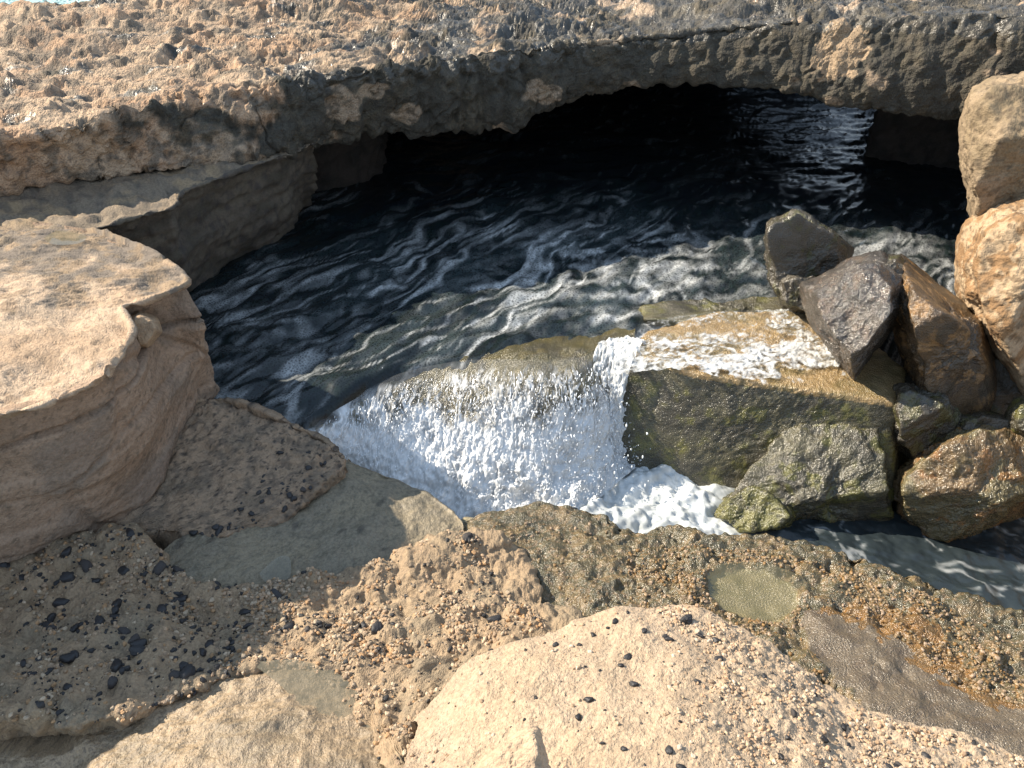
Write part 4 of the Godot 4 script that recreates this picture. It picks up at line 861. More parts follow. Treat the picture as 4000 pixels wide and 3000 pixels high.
func scatter_nodules(parent: Node3D, g: Dictionary, count: int, small: float, big: float, tones: Array, material: String, ok: Callable, patch: float, avoid: PackedVector2Array = PackedVector2Array(), pool_at: Vector3 = Vector3.INF) -> void:
	var mesh := pebble_mesh(77, 3, Vector3.ONE, 0.15)
	var places: Array[Transform3D] = []
	var cols := PackedColorArray()
	while places.size() < count:
		var i := surface_point(g, ok)
		if i < 0:
			break
		var p: Vector3 = g.p[i] + Vector3(rng.randf_range(-0.012, 0.012), 0, rng.randf_range(-0.012, 0.012))
		if n_fine.get_noise_3dv(p * 2.2) < patch and rng.randf() < 0.85:
			if rng.randf() < 0.02:
				continue
			count -= 1
			continue
		if avoid.size() and Geometry2D.is_point_in_polygon(Vector2(p.x, p.z), avoid):
			count -= 1
			continue
		if pool_at != Vector3.INF and Vector2((p.x - pool_at.x) / 0.30, (p.z - pool_at.z) / 0.26).length() < 1.05:
			count -= 1
			continue
		var r := small + (big - small) * pow(rng.randf(), 2.6)
		var b := turned(g.n[i]).scaled(Vector3(r * rng.randf_range(0.8, 1.2), r * rng.randf_range(0.6, 1.0), r * rng.randf_range(0.8, 1.2)))
		places.append(Transform3D(b, p))
		var c: Color = tones[rng.randi() % tones.size()]
		cols.append(c * rng.randf_range(0.85, 1.12))
	var mm := MultiMesh.new()
	mm.transform_format = MultiMesh.TRANSFORM_3D
	mm.use_colors = true
	mm.mesh = mesh
	mm.instance_count = places.size()
	for k in places.size():
		mm.set_instance_transform(k, places[k])
		mm.set_instance_color(k, cols[k])
	var o := MultiMeshInstance3D.new()
	o.name = "nodules"
	o.multimesh = mm
	o.material_override = mats[material]
	o.set_meta("kind", "stuff")
	parent.add_child(o, true)


var cobble_shapes: Array[ArrayMesh] = []
var cobble_mats: Array[StandardMaterial3D] = []


func make_cobbles() -> void:
	for k in 8:
		cobble_shapes.append(pebble_mesh(100 + k, 6, Vector3(1.0, 0.62 + 0.05 * (k % 4), 0.62 + 0.07 * (k % 3)), 0.16))
	for k in 3:
		var m: StandardMaterial3D = mats["pebble"].duplicate()
		m.resource_name = "basalt"
		m.vertex_color_use_as_albedo = false
		m.albedo_color = [Color(0.17, 0.165, 0.17), Color(0.21, 0.205, 0.21), Color(0.27, 0.25, 0.24)][k]
		m.roughness = [0.5, 0.6, 0.75][k]
		cobble_mats.append(m)


func scatter_cobbles(parent: Node3D, g: Dictionary, count: int, small: float, big: float, ok: Callable) -> void:
	if cobble_shapes.is_empty():
		make_cobbles()
	for k in count:
		var i := surface_point(g, ok)
		if i < 0:
			break
		var r := small + (big - small) * pow(rng.randf(), 2.8)
		var b := turned(g.n[i]).scaled(Vector3.ONE * r)
		var o := put("cobble", cobble_shapes[rng.randi() % 8], cobble_mats[0 if rng.randf() < 0.6 else (1 if rng.randf() < 0.7 else 2)], parent)
		o.name = "cobble" if k == 0 else "cobble_%03d" % k
		o.transform = Transform3D(b, g.p[i] - g.n[i] * r * 0.12)


# ------------------------------------------------------------------ boulders

func build_boulders() -> void:
	var rough := [[n_soft, V(1.7), 0.06, 0], [n_ridge, V(2.4), 0.022, 0], [n_edge, V(2.0), 0.05, 0], [n_fine, V(6.0), 0.022, 0], [n_fine, V(24.0), 0.011, 0]]
	var calm := [[n_soft, V(1.7), 0.025, 0], [n_fine, V(7.0), 0.015, 0], [n_fine, V(24.0), 0.008, 0]]
	var olive := func(p: Vector3, _u: float, _v: float) -> Color:
		return tint(p, lin(0.135, 0.12, 0.07), [[n_soft, V(1.8), 0.05, 0.25, lin(0.095, 0.085, 0.06), 0.9], [n_fine, V(3.2), 0.2, 0.15, lin(0.17, 0.16, 0.04), 0.75], [n_fine, V(9.0), 0.25, 0.12, lin(0.06, 0.055, 0.035), 0.7]])
	var green := func(p: Vector3, _u: float, _v: float) -> Color:
		return tint(p, lin(0.17, 0.16, 0.05), [[n_fine, V(4.0), 0.1, 0.2, lin(0.11, 0.10, 0.05), 0.8], [n_fine, V(14.0), 0.22, 0.1, lin(0.03, 0.03, 0.02), 0.8]])
	var flat_top := func(p: Vector3, _u: float, _v: float) -> Color:
		var c: Color = olive.call(p, 0.0, 0.0)
		if p.y > 1.595:
			c = tint(p, lin(0.40, 0.27, 0.12), [[n_soft, V(2.0), 0.1, 0.2, lin(0.25, 0.19, 0.08), 0.8], [n_fine, V(7.0), 0.2, 0.15, lin(0.48, 0.34, 0.17), 0.6]])
		return c
	var grey := func(p: Vector3, _u: float, _v: float) -> Color:
		return tint(p, lin(0.125, 0.105, 0.085), [[n_soft, V(2.2), 0.1, 0.25, lin(0.085, 0.075, 0.065), 0.8], [n_fine, V(5.0), 0.25, 0.15, lin(0.17, 0.12, 0.085), 0.7]])
	var dark := func(p: Vector3, _u: float, _v: float) -> Color:
		return tint(p, lin(0.105, 0.09, 0.065), [[n_soft, V(2.0), 0.1, 0.25, lin(0.07, 0.062, 0.048), 0.8], [n_fine, V(3.0), 0.25, 0.12, lin(0.11, 0.105, 0.035), 0.7]])
	var brown := func(p: Vector3, _u: float, _v: float) -> Color:
		return tint(p, lin(0.15, 0.095, 0.048), [[n_soft, V(2.4), 0.12, 0.2, lin(0.08, 0.065, 0.05), 0.8], [n_fine, V(4.0), 0.26, 0.1, lin(0.42, 0.24, 0.10), 0.7], [n_fine, V(10.0), 0.25, 0.12, lin(0.09, 0.065, 0.045), 0.6]])
	var sandy := func(p: Vector3, _u: float, _v: float) -> Color:
		return tint(p, lin(0.50, 0.36, 0.22), [[n_fine, V(3.2), 0.04, 0.12, lin(0.30, 0.165, 0.07), 0.85], [n_fine, V(9.0), 0.22, 0.12, lin(0.16, 0.105, 0.06), 0.75]])
	var tall := func(p: Vector3, _u: float, _v: float) -> Color:
		var c := tint(p, lin(0.36, 0.265, 0.165), [[n_soft, V(1.6), 0.1, 0.2, lin(0.27, 0.20, 0.12), 0.8], [n_fine, V(9.0), 0.22, 0.12, lin(0.15, 0.11, 0.07), 0.75]])
		return c
	var rusty := func(p: Vector3, _u: float, _v: float) -> Color:
		return tint(p, lin(0.19, 0.155, 0.075), [[n_soft, V(2.0), 0.08, 0.2, lin(0.23, 0.145, 0.07), 0.8], [n_fine, V(3.0), 0.28, 0.10, lin(0.34, 0.16, 0.05), 0.7], [n_fine, V(9.0), 0.25, 0.12, lin(0.08, 0.07, 0.045), 0.6]])

	boulder("boulder", [Vector3(2.506, 1.120, -6.155), [[0.000, 1.000, 0.000, 0.520], [0.000, -1.000, 0.000, 0.820], [-0.838, 0.004, -0.546, 1.156], [-0.370, 0.376, -0.849, 0.865], [-0.028, 0.457, -0.889, 0.799], [0.827, 0.465, -0.318, 1.023], [0.818, 0.284, 0.501, 1.224], [-0.214, 0.334, 0.918, 0.757], [-0.249, 0.329, 0.911, 0.761], [-0.499, 0.419, 0.758, 0.962]]], 96, 76.0, calm, flat_top, "wet_stone", "flat-topped olive boulder with a sandy lit top half covered by white wash", "boulders piled at the right of the weir")
	boulder("boulder", [Vector3(2.197, 1.300, -6.994), [[0.000, 1.000, 0.000, 0.300], [0.000, -1.000, 0.000, 0.600], [-0.978, -0.195, 0.075, 0.848], [-0.228, 0.355, -0.907, 0.309], [0.000, 0.307, -0.952, 0.212], [0.698, 0.460, -0.549, 0.679], [0.081, -0.398, 0.914, 0.248], [-0.076, -0.434, 0.898, 0.219]]], 44, 64.6, rough, olive, "wet_stone", "low olive slab awash in thin water behind the flat-topped boulder", "boulders piled at the right of the weir")
	boulder("boulder", [Vector3(2.811, 0.735, -5.164), [[0.000, 1.000, 0.000, 0.685], [0.000, -1.000, 0.000, 0.985], [-0.678, 0.042, -0.734, 0.491], [-0.596, 0.006, -0.803, 0.432], [-0.104, 0.098, -0.990, 0.335], [0.181, 0.198, -0.963, 0.400], [0.946, 0.316, -0.068, 0.627], [0.899, 0.278, 0.337, 0.612], [0.000, -0.040, 0.999, 0.392], [0.000, -0.121, 0.993, 0.334], [-0.501, 0.622, 0.602, 0.604], [-0.221, 0.783, 0.582, 0.429]]], 76, 49.4, rough, olive, "wet_stone", "squat olive green boulder standing in the foam in front of the flat-topped one", "boulders piled at the right of the weir")
	boulder("boulder", [Vector3(2.141, 0.650, -5.000), [[-0.868, 0.280, -0.410, 0.249], [-0.568, 0.568, -0.595, 0.223], [0.349, 0.817, -0.459, 0.275], [0.717, 0.682, -0.143, 0.340], [0.745, -0.051, 0.665, 0.399], [0.009, -0.538, 0.843, 0.260], [-0.528, -0.561, 0.638, 0.265], [0.228, -0.815, -0.533, 0.295], [-0.352, 0.755, 0.553, 0.291]]], 40, 20.0, rough, green, "wet_stone", "low yellow-green rock in the foam at the left foot of the squat boulder", "boulders piled at the right of the weir")
	boulder("boulder", [Vector3(2.994, 1.996, -7.100), [[-0.916, 0.168, -0.365, 0.521], [-0.358, 0.800, -0.482, 0.553], [0.440, 0.874, -0.207, 0.405], [0.624, 0.778, -0.077, 0.398], [0.884, 0.379, 0.275, 0.522], [0.432, -0.620, 0.655, 0.572], [-0.245, -0.840, 0.483, 0.499], [-0.887, -0.461, -0.017, 0.385], [-0.958, -0.222, -0.180, 0.402], [0.295, -0.651, -0.699, 0.341], [0.122, 0.224, 0.967, 0.255], [0.808, 0.303, 0.505, 0.341]]], 56, 49.4, rough, dark, "wet_stone", "dark pointed wedge boulder standing in the pool, farthest of the pile", "boulders piled at the right of the weir")
	boulder("boulder", [Vector3(2.781, 1.882, -6.750), [[-0.383, 0.806, -0.450, 0.184], [-0.078, 0.916, -0.393, 0.172], [0.866, 0.373, 0.333, 0.215], [0.562, -0.432, 0.705, 0.257], [-0.254, -0.780, 0.572, 0.189], [-0.964, -0.261, -0.046, 0.133], [0.282, -0.672, -0.684, 0.293], [-0.206, 0.309, 0.928, 0.180]]], 29, 41.8, rough, dark, "wet_stone", "small dark stub of rock at the foot of the pointed wedge boulder", "boulders piled at the right of the weir")
	boulder("boulder", [Vector3(3.046, 2.050, -5.850), [[-0.407, 0.784, -0.469, 0.529], [-0.523, 0.706, -0.477, 0.530], [-0.087, 0.919, -0.384, 0.588], [0.545, 0.839, -0.008, 0.549], [0.827, 0.353, 0.437, 0.369], [0.822, 0.212, 0.528, 0.360], [0.688, -0.139, 0.712, 0.457], [-0.670, -0.661, 0.338, 0.347], [-0.820, -0.546, 0.170, 0.273], [-0.891, -0.448, 0.068, 0.279], [-0.954, -0.293, -0.059, 0.338], [0.335, -0.688, -0.644, 0.439], [-0.589, 0.629, 0.507, 0.490], [0.747, -0.149, 0.648, 0.223], [0.350, -0.350, 0.869, 0.365]]], 76, 49.4, rough, grey, "glossy_stone", "glistening wet grey boulder tapering down to a point", "boulders piled at the right of the weir")
	boulder("boulder", [Vector3(3.399, 2.333, -6.250), [[-0.405, 0.784, -0.471, 0.198], [-0.137, 0.906, -0.401, 0.173], [0.709, 0.680, 0.188, 0.144], [0.821, 0.191, 0.539, 0.165], [-0.059, -0.762, 0.645, 0.328], [-0.922, -0.383, -0.063, 0.226], [0.364, -0.649, -0.668, 0.341], [0.000, 0.530, 0.848, 0.207]]], 36, 38.0, rough, dark, "wet_stone", "dark rock peeping out between the grey and the brown boulder", "boulders piled at the right of the weir")
	boulder("boulder", [Vector3(3.816, 2.051, -5.600), [[-0.934, 0.019, -0.357, 0.562], [-0.893, 0.165, -0.418, 0.637], [-0.008, 0.939, -0.345, 0.727], [0.276, 0.945, -0.176, 0.612], [0.756, 0.551, 0.354, 0.187], [0.491, 0.870, -0.044, 0.229], [0.755, 0.277, 0.594, 0.456], [-0.275, -0.733, 0.622, 0.555], [-0.550, -0.724, 0.416, 0.483], [-0.922, -0.373, -0.102, 0.391], [-0.915, -0.395, -0.082, 0.388], [0.412, -0.681, -0.605, 0.537], [-0.557, 0.658, 0.506, 0.709], [0.119, 0.050, 0.992, 0.213], [0.000, 0.800, 0.600, 0.555], [0.722, 0.309, 0.619, 0.250]]], 80, 45.6, rough, brown, "wet_stone", "big angular brown boulder with orange ridges right of the grey one", "boulders piled at the right of the weir")
	boulder("boulder", [Vector3(4.539, 2.374, -6.100), [[-0.911, 0.023, -0.413, 0.534], [-0.628, 0.582, -0.517, 0.649], [-0.265, 0.871, -0.414, 0.677], [0.199, 0.971, -0.132, 0.655], [0.698, 0.529, 0.483, 0.535], [0.700, 0.256, 0.666, 0.658], [-0.221, -0.739, 0.637, 1.057], [-0.796, -0.604, 0.044, 0.525], [-0.860, -0.506, -0.069, 0.482], [-0.928, -0.256, -0.269, 0.481], [0.464, -0.629, -0.624, 0.681], [-0.506, 0.557, 0.658, 0.632], [0.206, 0.309, 0.928, 0.485]]], 80, 30.4, rough, sandy, "sandstone", "rounded pale sandy boulder mottled orange at the right edge", "boulders piled at the right of the weir")
	boulder("boulder", [Vector3(4.890, 3.079, -7.300), [[-0.902, 0.000, -0.432, 0.611], [-0.641, 0.600, -0.479, 0.749], [-0.236, 0.911, -0.338, 0.703], [0.014, 0.979, -0.201, 0.681], [0.750, 0.421, 0.511, 0.645], [-0.036, -0.818, 0.574, 1.336], [-0.872, -0.420, -0.253, 0.546], [-0.882, -0.381, -0.278, 0.532], [-0.906, -0.239, -0.349, 0.540], [0.467, -0.544, -0.697, 0.774], [-0.154, 0.772, 0.617, 0.579], [0.000, -0.050, 0.999, 0.402], [-0.943, 0.105, 0.314, 0.704]]], 76, 41.8, rough, tall, "sandstone", "tall tan block behind the mottled sandy boulder, topmost at the right edge", "boulders piled at the right of the weir")
	boulder("boulder", [Vector3(3.593, 1.429, -5.350), [[-0.942, -0.052, -0.332, 0.275], [-0.419, 0.686, -0.595, 0.368], [0.324, 0.900, -0.293, 0.286], [0.669, 0.740, 0.074, 0.284], [0.771, 0.212, 0.601, 0.324], [0.126, -0.549, 0.827, 0.368], [-0.599, -0.672, 0.435, 0.312], [-0.949, -0.278, -0.149, 0.247], [0.379, -0.733, -0.565, 0.392], [-0.355, 0.608, 0.710, 0.413], [0.205, -0.102, 0.973, 0.221]]], 44, 38.0, rough, dark, "wet_stone", "small dark wet boulder wedged under the brown one", "boulders piled at the right of the weir")
	boulder("boulder", [Vector3(4.046, 1.461, -5.250), [[-0.902, -0.027, -0.431, 0.149], [-0.262, 0.744, -0.615, 0.089], [0.136, 0.891, -0.433, 0.105], [0.742, 0.239, 0.626, 0.254], [-0.009, -0.630, 0.776, 0.136], [-0.414, -0.726, 0.549, 0.143], [0.421, -0.724, -0.547, 0.293], [-0.196, 0.588, 0.784, 0.188]]], 28, 38.0, rough, dark, "wet_stone", "small dark stone jammed on top of the rusty green boulder", "boulders piled at the right of the weir")
	boulder("boulder", [Vector3(3.963, 1.026, -4.950), [[-0.926, -0.026, -0.376, 0.566], [-0.621, 0.455, -0.638, 0.451], [-0.658, 0.415, -0.628, 0.448], [-0.197, 0.774, -0.602, 0.536], [0.207, 0.897, -0.392, 0.590], [0.590, 0.807, 0.018, 0.657], [0.734, 0.376, 0.566, 0.653], [0.429, -0.192, 0.883, 0.607], [0.049, -0.486, 0.872, 0.594], [-0.355, -0.625, 0.695, 0.635], [-0.768, -0.565, 0.303, 0.621], [-0.950, -0.281, -0.136, 0.582], [0.407, -0.759, -0.508, 0.588], [-0.453, 0.605, 0.655, 0.566], [0.154, 0.772, 0.617, 0.484], [0.351, -0.251, 0.902, 0.367], [-0.314, -0.105, 0.943, 0.432]]], 84, 38.0, rough, rusty, "glossy_stone", "large glistening olive boulder streaked rusty orange, lowest at the right edge", "boulders piled at the right of the weir")
	boulder("stone", [Vector3(-2.821, 2.539, -5.050), [[-0.513, 0.854, -0.085, 0.144], [0.423, 0.736, -0.529, 0.134], [0.914, 0.122, -0.387, 0.109], [0.787, -0.594, 0.167, 0.071], [-0.031, -0.707, 0.706, 0.096], [-0.820, 0.153, 0.552, 0.069], [-0.354, -0.688, -0.634, 0.176], [0.207, 0.518, 0.830, 0.121]]], 30, 20.0, [[n_fine, V(9.0), 0.012, 0]], func(p, _u, _v): return tint(p, lin(0.50, 0.35, 0.22), [[n_fine, V(6.0), 0.15, 0.2, lin(0.38, 0.26, 0.16), 0.8]]), "sandstone", "small tan stone lodged under the notched lip of the sandstone block")
	boulder("stone", [Vector3(-0.318, 1.095, -4.420), [[-0.690, 0.606, -0.396, 0.082], [0.117, 0.762, -0.636, 0.044], [0.623, 0.607, -0.494, 0.071], [0.562, -0.455, 0.691, 0.081], [0.007, -0.553, 0.833, 0.051], [-0.450, -0.458, 0.767, 0.083], [-0.039, -0.841, -0.540, 0.059], [-0.101, 0.909, 0.404, 0.048]]], 24, 20.0, [[n_fine, V(9.0), 0.012, 0]], func(p, _u, _v): return tint(p, lin(0.36, 0.30, 0.18), [[n_fine, V(7.0), 0.15, 0.2, lin(0.26, 0.21, 0.12), 0.8]]), "damp_stone", "flat pale chip of rock where the smooth slab meets the wet shelf")
	boulder("boulder", [Vector3(4.553, 1.411, -5.800), [[-0.756, 0.309, -0.577, 0.309], [-0.234, 0.802, -0.549, 0.358], [0.484, 0.874, -0.032, 0.421], [0.736, 0.351, 0.579, 0.420], [0.260, -0.464, 0.847, 0.394], [-0.364, -0.742, 0.563, 0.317], [-0.909, -0.382, -0.166, 0.217], [0.442, -0.698, -0.563, 0.293], [-0.298, 0.596, 0.745, 0.299]]], 34, 30.0, rough, dark, "wet_stone", "dark rock in the gap between the brown boulder and the right edge", "boulders piled at the right of the weir")
	boulder("boulder", [Vector3(4.275, 1.728, -5.000), [[-0.825, 0.113, -0.554, 0.151], [-0.295, 0.726, -0.621, 0.170], [0.695, 0.661, 0.282, 0.175], [0.045, -0.598, 0.800, 0.164], [-0.458, -0.741, 0.492, 0.161], [-0.907, -0.355, -0.226, 0.144], [0.458, -0.710, -0.536, 0.293], [-0.303, 0.505, 0.808, 0.206]]], 23, 38.0, rough, olive, "wet_stone", "little greenish stone cut by the right edge of the picture", "boulders piled at the right of the weir")


# ------------------------------------------------------------------ water

func foam_at(p: Vector3) -> float:
	# streaks in bundles along the current, with broken froth between them
	var warp := Vector3(n_soft.get_noise_3d(p.x * 0.5, 3.0, p.z * 0.5), 0.0, n_soft.get_noise_3d(p.x * 0.5, 9.0, p.z * 0.5)) * 0.5
	var q := p + warp
	var a := q.dot(FLOW)
	var b := q.dot(ACROSS)
	var bundle := n_soft.get_noise_3d(a * 0.3, 2.0, b * 0.8)
	var streak := n_streak.get_noise_3d(a * 0.45, 1.0, b * 3.9)
	var broken := n_soft.get_noise_3d(a * 1.5, 5.0, b * 5.4)
	var froth := smoothstep(0.10, 0.55, n_soft.get_noise_3d(a * 0.8, 12.0, b * 1.3)) * smoothstep(-0.05, 0.4, broken)
	return clampf(smoothstep(0.42, 0.86, streak + bundle * 0.75) * (0.7 + broken) + froth * 0.7, 0.0, 1.0)


func build_pool() -> void:
	# the mesh runs with the current, finer across it than along it
	var g := {"p": PackedVector3Array(), "w": 640, "h": 330}
	var sown := PackedVector3Array()
	for r in 330:
		for c in 640:
			sown.append(FLOW * lerpf(0.8, 17.2, r / 329.0) + ACROSS * lerpf(-12.6, 1.3, c / 639.0) + Vector3(0, 1.5, 0))
	g.p = sown
	var brink := PackedVector2Array([Vector2(-9.000, -5.000), Vector2(-2.456, -5.129), Vector2(-2.209, -5.220), Vector2(-1.780, -5.202), Vector2(-1.642, -5.439), Vector2(-1.393, -5.724), Vector2(-1.074, -5.942), Vector2(-0.734, -6.074), Vector2(-0.377, -6.054), Vector2(-0.026, -5.988), Vector2(0.320, -5.960), Vector2(0.669, -6.018), Vector2(0.954, -6.257), Vector2(1.209, -6.445), Vector2(1.737, -6.624), Vector2(2.314, -6.707), Vector2(3.291, -6.834), Vector2(4.476, -6.834), Vector2(6.665, -6.921)])
	var laid: PackedVector3Array = g.p
	for i in laid.size():
		var q := laid[i]
		var edge := brink[brink.size() - 1].y
		for k in brink.size() - 1:
			if q.x >= brink[k].x and q.x < brink[k + 1].x:
				edge = lerpf(brink[k].y, brink[k + 1].y, (q.x - brink[k].x) / (brink[k + 1].x - brink[k].x))
				break
		# the surface bends down where it runs over the rock
		var past := q.z - edge + 0.10
		if past > 0.0:
			laid[i].y -= past * past * 4.5 + past * 0.12
	g.p = laid
	var deep := lin(0.012, 0.018, 0.020)
	var froth := lin(0.70, 0.72, 0.72)
	var colour := func(p: Vector3, _u: float, _v: float) -> Color:
		var f := foam_at(p)
		# more foam where the current runs to the weir, little inside the cave
		var near := smoothstep(-10.4, -7.4, p.z - 0.10 * p.x + n_soft.get_noise_3dv(p * 0.8) * 1.4)
		var thin := n_soft.get_noise_3d(p.dot(FLOW) * 1.5, 31.0, p.dot(ACROSS) * 3.8) * 0.7 + 0.5
		var churn := 0.8 * exp(-(Vector2((p.x - 1.4) / 1.6, (p.z + 7.7) / 1.0)).length_squared()) + 0.7 * exp(-(Vector2((p.x - 4.6) / 0.8, (p.z + 8.3) / 0.6)).length_squared()) + 0.5 * exp(-(Vector2((p.x + 2.4) / 0.7, (p.z + 6.5) / 0.5)).length_squared())
		f = clampf(f + churn * smoothstep(-0.25, 0.45, n_fine.get_noise_3d(p.x * 2.2, 5.0, p.z * 3.4)), 0.0, 1.0)
		near = maxf(near * (0.55 + 0.45 * smoothstep(-2.2, 0.4, p.x)), churn)
		var speck := smoothstep(0.0, 0.5, n_soft.get_noise_3d(p.x * 8.0, 0.0, p.z * 8.0) + 0.25)
		var cloudy := smoothstep(-0.3, 0.5, n_soft.get_noise_3d(p.dot(FLOW) * 0.5, 21.0, p.dot(ACROSS) * 1.3))
		var base := deep.lerp(lin(0.050, 0.068, 0.073), near * (0.25 * thin + 0.75 * cloudy))
		return base.lerp(froth, clampf(f * (0.07 + 0.95 * near) * (0.35 + 0.85 * thin) * (0.75 + 0.3 * speck), 0.0, 1.0))
	var shift := func(p: Vector3, _u: float, v: float) -> float:
		var a := p.dot(FLOW)
		var b := p.dot(ACROSS)
		return (lerpf(n_soft.get_noise_3d(a * 0.8, 0.0, b * 1.5) * 0.065 + n_soft.get_noise_3d(a * 2.2, 4.0, b * 4.0) * 0.030 + n_soft.get_noise_3d(a * 4.5, 7.0, b * 7.0) * 0.010, n_soft.get_noise_3d(p.x * 0.5, 0.0, p.z * 1.3) * 0.05 + n_fine.get_noise_3d(p.x * 1.4, 7.0, p.z * 3.6) * 0.045, smoothstep(-9.0, -11.0, p.z)))
	var m := sheet(g, Vector3.UP, [], colour, shift)
	var o := put("pool_water", m, mats["pool_water"])
	tag(o, "dark churning water streaked with foam, reaching back into the cave", "water", "", "structure")


